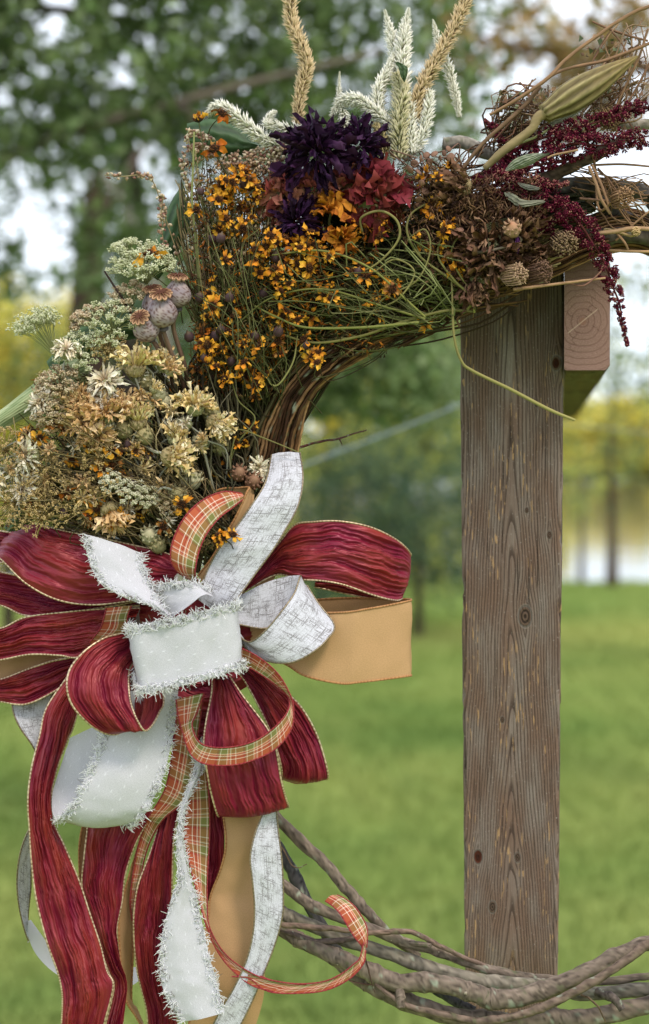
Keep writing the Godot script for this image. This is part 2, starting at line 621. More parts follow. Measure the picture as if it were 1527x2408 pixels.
# blobs: [center, radii, count]; gaps: world-space [x, y, rx, ry] holes through the crown where sky shows
func crown(parent: Node3D, mesh: Mesh, blobs: Array, cols: Array, gaps := [], called := "crown", clump := 9, spread := 0.16) -> void:
	var xfs := []
	var cs := []
	for b in blobs:
		var n: int = b[2]
		for k in n:
			var p: Vector3 = rv()
			if p.length() > 1.0: p = p.normalized() * pow(rng.randf(), 0.33)
			p = b[0] + p * b[1]
			var ok := true
			for h in gaps:
				var q := Vector2((p.x - h[0]) / h[2], (p.y - h[1]) / h[3]).length()
				if q < 1.0 + 0.35 * ns.get_noise_2d(p.x * 60, p.y * 60): ok = false
			if not ok: continue
			var cc: Color = pick(cols)
			cc = shade(cc, rf(0.65, 1.35))
			for j in clump:
				var pl := p + rv(spread)
				var shut := false
				for h in gaps:
					if Vector2((pl.x - h[0]) / h[2], (pl.y - h[1]) / h[3]).length() < 0.92: shut = true
				if shut: continue
				xfs.append(Transform3D(Basis.from_euler(Vector3(rf(-1.4, 1.4), rf(0, TAU), rf(-1.4, 1.4))).scaled(Vector3.ONE * rf(0.7, 1.25)), pl - parent.position))
				cs.append(shade(cc, rf(0.8, 1.2)))
	var mm := MultiMesh.new()
	mm.transform_format = MultiMesh.TRANSFORM_3D
	mm.use_colors = true
	mm.mesh = mesh
	mm.instance_count = xfs.size()
	for k in xfs.size():
		mm.set_instance_transform(k, xfs[k])
		mm.set_instance_color(k, cs[k])
	var o := MultiMeshInstance3D.new()
	o.name = called
	o.multimesh = mm
	o.set_meta("kind", "stuff")
	parent.add_child(o, true)

func bark(parent: Node3D, called: String, pts: Array, radii: Array, col: Color, stuff := false) -> void:
	var g := Geo.new()
	tube(g, smooth(pts, 14), radii, 12, col, shade(col, 1.1), 0.12)
	whole(g, called, M.bark, parent, stuff)

func gaps_at(list: Array, d: float) -> Array:
	var out := []
	for h in list:
		var p := far(h[0], h[1], d)
		out.append([p.x, p.y, h[2] * d / F, h[3] * d / F])
	return out

func blob(u: float, v: float, d: float, ru: float, rvv: float, rd: float, n: int) -> Array:
	return [far(u, v, d), Vector3(ru * d / F, rvv * d / F, rd), n]

func root_at(u: float, d: float) -> Vector3:
	var p := far(u, 1204, d)
	return Vector3(p.x, ground_y(p.x, p.z), p.z)

func build_trees() -> void:
	var greens := [Color(0.15, 0.215, 0.07), Color(0.19, 0.26, 0.11), Color(0.11, 0.17, 0.06), Color(0.26, 0.33, 0.16)]
	var darks := [Color(0.085, 0.14, 0.065), Color(0.115, 0.175, 0.08), Color(0.16, 0.22, 0.10)]
	var golds := [Color(0.85, 0.68, 0.09), Color(0.75, 0.64, 0.13), Color(0.85, 0.73, 0.24), Color(0.52, 0.52, 0.11)]
	var rusts := [Color(0.44, 0.29, 0.12), Color(0.50, 0.35, 0.14), Color(0.30, 0.21, 0.09), Color(0.20, 0.22, 0.09)]
	var gaps := [[132, 40, 48, 105], [66, 540, 44, 84], [50, 425, 30, 28], [322, 385, 36, 48], [5, 250, 26, 36], [300, 195, 42, 40], [265, 20, 30, 26], [545, 50, 30, 26], [500, 140, 26, 22], [360, 120, 24, 18], [430, 470, 40, 30], [180, 330, 14, 14], [590, 245, 18, 14]]
	# the broad-leaved tree in front
	var t := thing("broadleaf_tree", "glossy green broad-leaved tree filling the upper left behind the dried flowers", "tree", root_at(-420, 7.2))
	bark(t, "trunk", [t.position, t.position + Vector3(0.05, 1.4, 0), far(-380, 500, 7.2), far(-300, -900, 7.4)], [0.13, 0.1, 0.07], lin(84, 74, 66))
	bark(t, "limb", [far(-390, 700, 7.2), far(0, 380, 7.3), far(420, 240, 7.1), far(900, 120, 7.0)], [0.03, 0.018, 0.008], lin(106, 96, 86))
	bark(t, "limb", [far(-350, 60, 7.3), far(100, 20, 7.5), far(480, 130, 7.4), far(760, 560, 7.2)], [0.025, 0.015, 0.006], lin(106, 96, 86))
	bark(t, "limb", [far(420, 240, 7.1), far(700, 560, 7.2), far(900, 860, 7.1)], [0.022, 0.015, 0.007], lin(96, 86, 78))
	var bl := []
	for k in 20:
		for j in 4:
			bl.append(blob(-180 + k * 68, -120 + j * 150 + 40 * sin(k * 2.1), 7.3 + 0.12 * sin(k * 1.7 + j), 80, 85, 0.16, 19 if k < 15 else 8))
	for k in 12:
		bl.append(blob(640 + (k % 4) * 125, 690 + int(k / 4) * 110, 7.1 + 0.3 * sin(k * 2.2), 80, 60, 0.35, 34))
	for k in 8:
		bl.append(blob(-60 + k * 70, 590 + 60 * sin(k * 1.9), 7.5, 60, 50, 0.4, 15))
	crown(t, leaf("small", 0.06, 0.03), bl, greens, gaps_at(gaps, 7.3), "crown", 8, 0.1)
	# darker woods behind it
	t = thing("woodland_tree", "dark tree with a stout brown trunk in the shade at the left", "tree", root_at(205, 12.5))
	bark(t, "trunk", [t.position, far(205, 900, 12.5), far(215, 560, 12.5), far(236, 400, 12.5)], [0.15, 0.12, 0.09, 0.04], lin(58, 46, 38))
	bark(t, "limb", [far(210, 560, 12.5), far(330, 360, 12.6), far(520, 160, 12.8)], [0.04, 0.02, 0.01], lin(90, 80, 72))
	bl = []
	for k in 14:
		for j in 4:
			bl.append(blob(-150 + k * 90, -100 + j * 170, 13.2 + 0.15 * sin(k * 3.1 + j), 110, 100, 0.25, 17))
	crown(t, leaf("broad", 0.075, 0.035), bl, darks, gaps_at(gaps, 13.2), "crown", 8, 0.16)
	t = thing("woodland_tree", "slim dark tree trunk just right of the stout brown trunk", "tree", root_at(300, 13.5))
	bark(t, "trunk", [t.position, far(300, 800, 13.5), far(318, 520, 13.5), far(270, 200, 13.4)], [0.12, 0.09, 0.07], lin(52, 44, 40))
	bl = []
	for k in 9: bl.append(blob(330 + (k % 3) * 110, 560 + int(k / 3) * 110, 13.8, 90, 70, 0.6, 30))
	crown(t, leaf("broad", 0.075, 0.035), bl, darks, [], "crown", 8, 0.16)
	t = thing("leaning_trunk", "pale grey bare trunk leaning across the dark woods at the left", "tree trunk", root_at(420, 11.0))
	bark(t, "trunk", [t.position, far(385, 800, 11.0), far(335, 600, 11.0), far(285, 470, 11.0), far(180, 330, 11.0)], [0.05, 0.035, 0.022, 0.012], lin(128, 122, 116))
	# amber-leaved tree, upper right
	t = thing("amber_tree", "sparse tree with amber and brown autumn leaves at the upper right", "tree", root_at(1900, 9.0))
	bark(t, "trunk", [t.position, far(1880, 700, 9.0), far(1860, -500, 9.2)], [0.12, 0.1, 0.06], lin(90, 76, 66))
	bark(t, "limb", [far(1870, 420, 9.0), far(1500, 150, 9.0), far(1200, 110, 9.1), far(1040, 60, 9.2)], [0.04, 0.022, 0.008], lin(110, 88, 70))
	bark(t, "limb", [far(1500, 150, 9.0), far(1330, 330, 9.2), far(1180, 300, 9.3)], [0.02, 0.012, 0.006], lin(110, 88, 70))
	bl = [blob(1180, 100, 9.1, 150, 45, 0.2, 55), blob(1360, 150, 9.1, 130, 60, 0.2, 62), blob(1260, 60, 9.3, 60, 40, 0.2, 26), blob(1210, 300, 9.3, 110, 60, 0.2, 50), blob(1400, 270, 9.2, 120, 70, 0.2, 56), blob(1080, 20, 9.2, 60, 40, 0.2, 30), blob(1500, 60, 9.0, 80, 70, 0.2, 34), blob(1120, 210, 9.3, 70, 40, 0.2, 30)]
	crown(t, leaf("amber", 0.07, 0.04), bl, rusts, gaps_at([[1150, 240, 50, 60], [1250, 190, 40, 34], [1130, 60, 40, 50], [1330, 55, 70, 34]], 9.2), "crown", 5, 0.12)
	# green trees beside the post
	t = thing("leafy_tree", "mid-green leafy tree beyond the beam at the right edge", "tree", root_at(1640, 15.0))
	bark(t, "trunk", [t.position, far(1640, 900, 15.0), far(1600, 300, 15.0)], [0.12, 0.09, 0.04], lin(82, 72, 62))
	bl = []
	for k in 16: bl.append(blob(1330 + (k % 4) * 80, 520 + int(k / 4) * 125 + 30 * sin(k * 1.3), 15.0, 60, 45, 0.7, 7 if k % 4 < 2 else 15))
	crown(t, leaf("broad", 0.075, 0.035), bl, greens + [golds[3]], gaps_at([[1490, 765, 36, 46], [1400, 420, 90, 60], [1500, 380, 60, 60], [1470, 610, 40, 30], [1380, 1010, 110, 100]], 15.0), "crown", 8, 0.18)
	t = thing("shore_tree", "small tree with a slim dark trunk standing on the lake shore", "tree", root_at(1440, 23.6))
	bark(t, "trunk", [t.position, far(1440, 1250, 23.6), far(1437, 1080, 23.6), far(1445, 860, 23.6)], [0.075, 0.05, 0.035, 0.015], lin(74, 62, 54))
	bl = []
	for k in 9: bl.append(blob(1370 + (k % 3) * 70, 860 + int(k / 3) * 110, 23.6, 60, 50, 0.6, 16))
	bl.append(blob(1365, 1190, 23.6, 30, 28, 0.3, 14))
	crown(t, leaf("broad", 0.075, 0.035), bl, [greens[1], golds[3], darks[2]], [], "crown", 8, 0.2)
	t = thing("shore_sapling", "thin sapling left of the slim-trunked tree on the shore", "tree", root_at(1368, 24.5))
	bark(t, "trunk", [t.position, far(1368, 1250, 24.5), far(1372, 1120, 24.5)], [0.04, 0.02], lin(84, 76, 64))
	crown(t, leaf("broad", 0.075, 0.035), [blob(1370, 1160, 24.5, 40, 60, 0.3, 16)], [golds[3], greens[1]], [], "crown", 8, 0.2)
	# shrubs in the middle
	t = thing("dark_shrub", "dark bluish green shrub on the lawn left of the post", "shrub", root_at(985, 17.0))
	bark(t, "stem", [t.position, far(985, 1380, 17), far(990, 1250, 17)], [0.04, 0.02], lin(70, 60, 50))
	bl = []
	for k in 14: bl.append(blob(800 + (k % 4) * 85 + 40 * sin(k * 2.9), 1130 + int(k / 4) * 95 + 30 * sin(k * 4.1), 17.0 + 0.4 * sin(k * 2.0), 50 + 25 * sin(k * 1.3), 50 + 22 * cos(k * 2.3), 0.6, 34))
	crown(t, leaf("broad", 0.075, 0.035), bl, [Color(0.07, 0.12, 0.07), Color(0.10, 0.15, 0.085), Color(0.055, 0.09, 0.055), Color(0.13, 0.18, 0.09)], [], "crown", 8, 0.18)
	t = thing("olive_shrub", "tall olive green shrub with gold patches behind the bow", "shrub", root_at(760, 18.5))
	bark(t, "stem", [t.position, far(760, 1300, 18.5), far(770, 1050, 18.5)], [0.05, 0.025], lin(70, 60, 50))
	bl = []
	for k in 20: bl.append(blob(580 + (k % 5) * 115, 960 + int(k / 5) * 125, 18.5 + 0.4 * sin(k * 2.0), 80, 75, 0.6, 46))
	crown(t, leaf("broad", 0.075, 0.035), bl, [darks[2], greens[0], greens[2], golds[3]], gaps_at([[850, 1165, 60, 34], [1010, 1180, 60, 40], [790, 1230, 40, 26], [1000, 1060, 30, 30], [760, 1010, 30, 20]], 18.5), "crown", 8, 0.18)
	t = thing("gold_shrub", "yellow autumn shrub at the left edge above the dried flowers", "shrub", root_at(20, 16.0))
	bark(t, "stem", [t.position, far(20, 1200, 16), far(30, 900, 16)], [0.05, 0.025], lin(80, 70, 56))
	bl = []
	for k in 20: bl.append(blob(-140 + (k % 4) * 85, 730 + int(k / 4) * 115 + (k % 4) * 25, 16.0, 70, 70, 0.5, 46))
	crown(t, leaf("amber", 0.07, 0.04), bl, golds + [greens[3]], [], "crown", 8, 0.18)
	t = thing("green_hedge_shrub", "green shrub on the lawn low behind the left flowers", "shrub", root_at(300, 15.0))
	bark(t, "stem", [t.position, far(300, 1350, 15), far(310, 1150, 15)], [0.05, 0.025], lin(70, 60, 50))
	bl = []
	for k in 20: bl.append(blob(110 + (k % 5) * 100, 820 + int(k / 5) * 125, 15.3, 80, 75, 0.6, 26))
	crown(t, leaf("broad", 0.075, 0.035), bl, greens + darks, [], "crown", 8, 0.18)
	# far shore
	var order := ["leftmost", "second", "third", "fourth", "middle", "sixth", "seventh", "eighth", "rightmost"]
	for k in 9:
		var u := -60.0 + k * 215.0
		var d := 128.0 + 8.0 * sin(k * 2.4)
		t = thing("far_tree", "%s of the yellow-green autumn trees on the far lake shore, counted from the left" % order[k], "tree", root_at(u, d), "autumn trees along the far lake shore")
		var hgt: float = [11.0, 10.0, 12.0, 11.0, 12.5, 10.0, 6.4, 3.4, 3.0][k]
		bark(t, "trunk", [t.position, t.position + Vector3(0, hgt * 0.5, 0), t.position + Vector3(0.2, hgt * 0.9, 0)], [0.25, 0.16, 0.06], lin(90, 80, 66))
		bl = []
		for j in 14:
			var a := j * 2.4
			bl.append([t.position + Vector3(cos(a) * 2.2 * (1.0 - j * 0.05), 0.4 + hgt * j / 15.0, sin(a) * 1.2), Vector3(2.4, minf(1.5, hgt * 0.18), 1.5), 75])
		crown(t, leaf("far", 0.5, 0.35), bl, [golds, golds, [golds[3], greens[3]]][k % 3], [], "crown", 4, 0.5)

	# the rest of the far shore, to both sides
	t = thing("distant_treeline", "yellow-green woods continuing along the far lake shore on both sides", "woods", Vector3(0, 0.5, -132))
	t.set_meta("kind", "stuff")
	bl = []
	for k in 70:
		var x := (26.0 + k * 1.6) * (1.0 if k % 2 else -1.0)
		for j in 3: bl.append([Vector3(x, 1.0 + j * 3.2, -132.0 + 5.0 * sin(k * 2.2)), Vector3(2.8, 2.2, 2.0), 40])
	crown(t, leaf("far", 0.5, 0.35), bl, golds + [greens[3], greens[1]], [], "crown", 4, 0.5)

# ------------------------------------------------------------------ post, beam, wires
func box_grid(g: Geo, xf: Transform3D, w0: float, w1: float, h: float, d: float, r: float, rows: int) -> void:    # upright board, top at the origin, front +z, eased corners; uv 0..1 on the front
	var prof := []                         # loop of [x, z, u], scaled by half the width
	prof = [[-1, -d, -0.25], [-1, -r, -0.02], [-1 + 0.15, -r * 0.3, 0.0], [-1 + 0.6, 0, 0.012], [1 - 0.6, 0, 0.988], [1 - 0.15, -r * 0.3, 1.0], [1, -r, 1.02], [1, -d, 1.25]]
	for k in rows + 1:
		var t := float(k) / rows
		var hw := lerpf(w0, w1, t) * 0.5
		for q in prof.size():
			var p: Array = prof[q]
			var x: float = signf(p[0]) * (hw - (1.0 - absf(p[0])) * r * 1.6)
			var wob := 0.0008 * ns.get_noise_2d(t * 900 + q * 37, q * 50.0)
			var chip := fine_a.get_noise_2d(t * 34.0 + q * 9.0, q * 5.0)
			if chip > 0.28 and absf(p[0]) > 0.8 and p[1] > -d * 0.5: x -= signf(p[0]) * minf((chip - 0.28) * 0.014, 0.0022)
			g.add(xf * Vector3(x + wob, -h * t, p[1] + wob), Vector2(p[2], t * h / 0.72), Color.WHITE)
	var w := prof.size()
	for k in rows:
		for q in w:
			g.quad(k * w + q, k * w + (q + 1) % w, (k + 1) * w + (q + 1) % w, (k + 1) * w + q)
	for k in w - 2:
		g.tri(0, k + 1, k + 2)

func build_post() -> void:
	var top := at(1204, 614, -66)
	var turn := Basis(Vector3.UP, deg_to_rad(-6.0))
	var lean := turn * Basis(Vector3.RIGHT, deg_to_rad(4.0))
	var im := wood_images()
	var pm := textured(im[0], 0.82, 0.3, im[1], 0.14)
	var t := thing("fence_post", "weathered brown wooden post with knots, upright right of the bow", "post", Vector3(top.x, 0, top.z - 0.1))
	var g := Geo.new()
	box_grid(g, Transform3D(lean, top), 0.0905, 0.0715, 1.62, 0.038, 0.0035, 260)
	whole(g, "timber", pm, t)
	# beam
	var bt := at(1381.5, 611, -30)
	t = thing("pergola_beam", "reddish beam with ringed end grain, running away beside the top of the post", "beam", bt)
	g = Geo.new()
	var w := 0.0385
	var h := 0.0935
	var l := 3.3
	var r := 0.004
	var ring := [[-w / 2 + r * 0.3, 0], [w / 2 - r * 0.3, 0], [w / 2, -r], [w / 2, -h + r], [w / 2 - r, -h], [-w / 2 + r * 0.4, -h], [-w / 2, -h + r * 0.4], [-w / 2, -r * 0.4]]
	for k in 2:
		for p in ring:
			g.add(bt + turn * Vector3(p[0], p[1], -l * k), Vector2(p[0] / w + 0.5 if absf(p[0]) < w * 0.49 else p[1] / w, k * 3.0 - p[1] * 4.0), Color.WHITE)
	for q in 8:
		g.quad(q, (q + 1) % 8 + 8, q + 8, q) if false else g.quad(q, q + 8, (q + 1) % 8 + 8, (q + 1) % 8)
	var sm: StandardMaterial3D = pm.duplicate()
	sm.albedo_color = Color(0.86, 0.86, 0.68)
	whole(g, "timber", sm, t)
	g = Geo.new()
	var mid := g.add(bt + turn * Vector3(0, -h / 2, 0.0008), Vector2(0.5, 0.5), Color.WHITE)
	for p in ring:
		g.add(bt + turn * Vector3(p[0], p[1], 0.0006), Vector2(p[0] / w + 0.5, -p[1] / h), Color.WHITE)
	for q in 8: g.tri(mid, 1 + q, 1 + (q + 1) % 8)
	var ei := endgrain_images()
	whole(g, "end_grain", textured(ei[0], 0.9, 0.2, ei[1], 0.1), t)
	# wires beyond
	var wm := mat(0.5, 0.5)
	g = Geo.new()
	tube(g, smooth([far(-900, 1700, 4.6), far(720, 1092, 4.6), far(1080, 953, 4.6), far(1230, 890, 4.62)], 30), [0.0021], 6, lin(128, 140, 146), lin(128, 140, 146))
	tag(whole(g, "guy_wire", wm, self), "pale taut wire slanting up to the post behind the bow", "wire")
	g = Geo.new()
	tube(g, smooth([far(1230, 985, 6.0), far(1400, 1004, 6.0), far(1800, 1050, 6.0)], 20), [0.0012], 6, lin(140, 146, 140), lin(140, 146, 140))
	tag(whole(g, "guy_wire", wm, self), "pale wire running off to the right behind the post", "wire")

# ------------------------------------------------------------------ vines of the wreath
func bz(x: float, y: float, o := 0.0) -> Vector3:
	return at(588 + 0.615 * x, 1822.8 + 0.615 * y, o)
func z5(x: float, y: float, o := 0.0) -> Vector3:
	return at(882 + 0.4224 * x, 0.4224 * y, o)

func bark_paint(col: Color, q: Vector3, st: float, w: float) -> Color:
	var c := shade(col, 0.92 + st * 1.1 + 0.3 * fine_b.get_noise_3d(q.x * 900, q.y * 900, q.z * 900))
	var li := fine_a.get_noise_3d(q.x * 70 + 11, q.y * 70, q.z * 70)
	if li > 0.38: c = c.lerp(lin(150, 158, 138), clampf((li - 0.38) * 6.0, 0, 0.8))
	elif li < -0.34: c = c.lerp(lin(92, 98, 68), clampf((-li - 0.34) * 4.0, 0, 0.6))
	return c

func vine(parent: Node, called: String, pts: Array, px: Array, col: Color, sides := 16, rough := 0.04) -> void:
	var r := []
	for p in px: r.append(p * (0.51 if p > 18 else 0.5) * D0 / F)
	var g := Geo.new()
	var sm := smooth(pts, maxi(30, pts.size() * 14))
	for k in sm.size():
		var q := sm[k]
		sm[k] += Vector3(fine_a.get_noise_3d(q.x * 55, q.y * 55, 3.0), fine_a.get_noise_3d(q.x * 55, q.y * 55, 40.0), 0) * 0.0012
	# nodes: the vine bends a little and swells at each, and side shoots were cut there
	var knots := [0]
	while knots[-1] < sm.size(): knots.append(knots[-1] + 18 + rng.randi() % 14)
	var full := []
	var kdir := Vector3(rf(-1, 1), rf(-1, 1), 0.3).normalized()
	var ki := 0
	for k in sm.size():
		if k >= knots[ki + 1]:
			ki += 1
			kdir = Vector3(rf(-1, 1), rf(-1, 1), 0.3).normalized()
		var u: float = float(k - knots[ki]) / (knots[ki + 1] - knots[ki])
		var base: float = r[0] if r.size() == 1 else lerp_list(r, float(k) / (sm.size() - 1))
		if r[0] > 0.0018: sm[k] += kdir * base * 0.28 * (1.0 - absf(u * 2.0 - 1.0))
		full.append(base * (1.0 + 0.11 * (exp(-u * u * 160.0) + exp(-(1.0 - u) * (1.0 - u) * 160.0)) - 0.05 * sin(u * PI)))
	tube(g, sm, full, sides, col, shade(col, 0.95), rough, bark_paint)
	for k in knots:
		if k > 4 and k < sm.size() - 4 and rng.randf() < 0.45 and r[0] > 0.003:
			var d := (rv() + Vector3(0, 0, 0.6)).normalized()
			var x := float(k) / sm.size()
			var rr := lerp_list(r, x) if r.size() > 1 else float(r[0])
			octa(g, sm[k] + d * rr * 0.9, d, rr * 0.8, rr * 0.7, shade(col, 0.7), lin(168, 156, 138))
	whole(g, called, M.bark, parent)

func build_wreath() -> void:
	var w := thing("grapevine_wreath", "round wreath of twisted grey-brown vines hanging in front of the post", "wreath", at(1250, 1480, 0))
	var grey := lin(116, 103, 91)
	var brown := lin(108, 88, 72)
	var slate := lin(76, 74, 74)
	vine(w, "vine", [bz(-60, -60, -30), bz(100, 160, -22), bz(300, 350, -16), bz(400, 470, -18), bz(510, 590, -26), bz(640, 690, -40)], [26, 27, 28, 25, 20], grey)
	vine(w, "vine", [bz(-80, 250, -8), bz(120, 420, -2), bz(250, 505, 4), bz(420, 575, 6), bz(600, 640, 4), bz(700, 668, -2), bz(850, 722, -8), bz(1000, 765, -12), bz(1150, 782, -14), bz(1300, 792, -20), bz(1560, 768, -28)], [27, 27, 26, 24, 24, 22, 20, 18], grey)
	vine(w, "vine", [bz(-80, 380, -14), bz(120, 525, -8), bz(250, 582, -4), bz(450, 660, 0), bz(650, 722, 2), bz(850, 775, 4), bz(1000, 800, 2), bz(1150, 812, -6), bz(1300, 832, -12), bz(1560, 818, -20)], [30, 32, 32, 33, 34, 36, 34, 32], lin(126, 118, 104))
	vine(w, "vine", [bz(-60, 480, -4), bz(130, 600, 2), bz(220, 645, 8), bz(350, 705, 14), bz(450, 750, 18), bz(570, 787, 22), bz(700, 792, 26), bz(830, 825, 28), bz(900, 855, 28), bz(1000, 850, 28), bz(1120, 822, 26), bz(1250, 762, 22), bz(1400, 692, 18), bz(1490, 645, 14), bz(1600, 640, 8)], [34, 36, 40, 44, 46, 44, 48, 44, 40, 38, 36], grey, 20, 0.05)
	vine(w, "vine_stub", [bz(570, 790, 22), bz(578, 840, 30), bz(582, 892, 34)], [24, 22, 18], grey)
	vine(w, "vine_stub", [bz(600, 640, 4), bz(690, 655, 16)], [14, 12], grey)
	vine(w, "vine", [bz(100, 548, 16), bz(140, 576, 18), bz(300, 584, 20), bz(450, 604, 18), bz(610, 600, 16), bz(700, 640, 10), bz(860, 712, -4), bz(960, 752, -20)], [13, 15, 13, 13, 13, 11, 9], lin(120, 100, 88), 10)
	vine(w, "vine", [bz(60, 560, 6), bz(145, 602, 10), bz(250, 634, 12), bz(350, 632, 12), bz(425, 612, 4)], [10, 14, 14, 12], lin(98, 84, 78), 10)
	vine(w, "vine", [bz(330, 700, -6), bz(420, 770, 2), bz(520, 830, 8), bz(640, 880, 12), bz(800, 925, 14), bz(950, 940, 14), bz(1100, 932, 10), bz(1250, 925, 4), bz(1400, 905, 0), bz(1600, 850, -6)], [36, 42, 44, 44, 46, 46, 44, 42], grey, 16)
	vine(w, "vine", [bz(480, 800, 24), bz(600, 880, 30), bz(760, 920, 34), bz(880, 940, 36), bz(1000, 925, 38), bz(1110, 893, 40), bz(1250, 826, 40), bz(1400, 735, 36), bz(1500, 660, 32), bz(1580, 610, 26)], [10, 16, 18, 20, 20, 21, 21, 22, 22], lin(112, 96, 84), 10)
	vine(w, "vine", [bz(60, 200, -34), bz(140, 330, -34), bz(230, 500, -32), bz(350, 690, -30), bz(460, 780, -30)], [24, 30, 28, 26], slate)
	vine(w, "vine", [bz(640, 770, -20), bz(760, 850, -14), bz(860, 900, -10)], [26, 24], slate)
	vine(w, "vine_stub", [bz(1330, 828, 4), bz(1380, 850, 14), bz(1425, 895, 18)], [20, 22, 18], lin(96, 86, 80))
	vine(w, "twig", [bz(1265, 838, 30), bz(1300, 855, 36), bz(1335, 890, 34), bz(1360, 945, 24)], [5, 5, 3], brown, 6)
	vine(w, "twig", [bz(110, 260, -10), bz(170, 350, -4), bz(220, 340, 0)], [4, 3, 2], brown, 6)
	vine(w, "twig", [bz(412, 520, 42), bz(425, 600, 44), bz(440, 690, 40), bz(462, 780, 34), bz(482, 832, 30)], [9, 8, 5, 3, 2], lin(84, 66, 56), 6)
	vine(w, "twig", [bz(380, 785, 10), bz(450, 800, 16), bz(525, 808, 14)], [3, 4, 3], lin(120, 90, 84), 6)
	# the far side of the ring, past the frame
	for k in 9:
		var o := rf(-26, 26)
		var s := rf(-45, 45)
		vine(w, "vine", [at(1610 + s, 2215 + o * 1.5, o), at(1780 + s * 0.6, 2060 + o, o * 0.8), at(1960 + s * 0.5, 1760, -o * 0.8), at(1990 + s * 0.7, 1400, o), at(1900 + s * 0.5, 980, -o), at(1730 + s * 0.5, 680 + o, o * 0.6), at(1530, 480 + s + o, -o * 0.5)], [34, 32, 30, 30, 28, 26], [grey, brown, slate][k % 3])
	# right-hand top: thick dark canes
	vine(w, "cane", [z5(760, 1045, -6), z5(930, 1038, 0), z5(1200, 1030, 4), z5(1380, 1060, 4), z5(1650, 1110, 0)], [36, 40, 42, 40], lin(86, 80, 74), 16)
	vine(w, "cane", [z5(1000, 1330, -20), z5(1200, 1320, -10), z5(1400, 1316, -8), z5(1650, 1322, -12)], [36, 40, 38], lin(84, 76, 68), 16)
	vine(w, "cane", [z5(1190, 1060, -20), z5(1300, 1160, -18), z5(1400, 1225, -20), z5(1650, 1320, -30)], [34, 38, 34], lin(70, 64, 60), 14)
	vine(w, "cane", [z5(380, 800, -30), z5(520, 810, -28), z5(700, 880, -24), z5(800, 930, -20)], [30, 34, 34], lin(140, 134, 124), 14)
	vine(w, "cane", [z5(1320, 690, -30), z5(1430, 694, -28), z5(1650, 706, -30)], [24, 26, 26], lin(142, 134, 122), 12)
	vine(w, "cane", [z5(820, 1035, 14), z5(960, 990, 18), z5(1130, 905, 18), z5(1290, 830, 10), z5(1400, 760, 0)], [26, 30, 30, 22], lin(100, 84, 70), 14)
	# inner rib of split brown canes, upper left
	for k in 38:
		var t := k / 37.0
		var j := rf(-9, 9)
		var col: Color = lin(96, 66, 44).lerp(lin(178, 138, 98), rng.randf()) if k % 3 else lin(62, 42, 30)
		var o := 18.0 * sin(t * PI) + rf(-11, 7)
		vine(w, "split_cane", [at(lerpf(565, 700, t) + j, 1140, o - 10), at(lerpf(590, 706, t), 1030, o), at(lerpf(640, 745, t) + j, 920 + rf(-6, 6), o + 4), at(lerpf(730, 865, t), lerpf(800, 835, t), o + 2), at(lerpf(860, 990, t), lerpf(700, 772, t) + j * 0.6, o), at(lerpf(1000, 1110, t), lerpf(650, 722, t), o - 4), at(1260, lerpf(560, 668, t), o - 12), at(1480, lerpf(490, 590, t), o - 25), at(1680, lerpf(600, 690, t), o - 40)], [6, 8, 8, 7, 7, 6, 5, 4, 4], col, 7, 0.2)
	vine(w, "twig", [at(690, 1058, 0), at(740, 1042, -20), at(800, 1030, -60), at(862, 1012, -120)], [7, 6, 5, 3], lin(88, 52, 48), 7)
	vine(w, "twig", [at(797, 1031, -58), at(806, 1050, -56)], [5, 1], lin(88, 52, 48), 5)
	# the packed core of dark stalks
	var g := Geo.new()
	for k in 420:
		var a := rf(-1, 1)
		var b := rf(-1, 1)
		if a * a + b * b > 1.0: continue
		var j := 22.0
		var f := func(u: float, v: float, nu: float, nv: float, wd: float) -> Vector3:
			return at(u + nu * a * wd + rf(-j, j), v + nv * a * wd + rf(-j, j), b * 38.0 - 14.0)
		var pts := [(f as Callable).call(470, 1330, -0.9, -0.3, 130), (f as Callable).call(520, 1090, -0.95, -0.3, 130), (f as Callable).call(590, 900, -0.9, -0.45, 135), (f as Callable).call(740, 730, -0.7, -0.7, 130), (f as Callable).call(950, 600, -0.45, -0.9, 120), (f as Callable).call(1180, 530, -0.2, -0.95, 80), (f as Callable).call(1380, 480, -0.1, -0.98, 50)]
		var s := rng.randi() % 3
		tube(g, smooth(pts.slice(s, s + 5), 16), [rf(0.0006, 0.0016)], 4, lin(58, 50, 34).lerp(lin(96, 84, 60), rng.randf()), lin(50, 52, 32))
	whole(g, "packed_stalks", M.stem, w, true)

# ------------------------------------------------------------------ the ribbon bow
func survey(fr: String, x: float, y: float, o: float) -> Vector3:
	match fr:
		"1": return at(x * 0.5006, 1029.0 + y * 0.5006, o)
		"2": return at(x * 0.5006, 1705.0 + y * 0.5006, o)
		"b": return bz(x, y, o)
	return at(x, y, o)

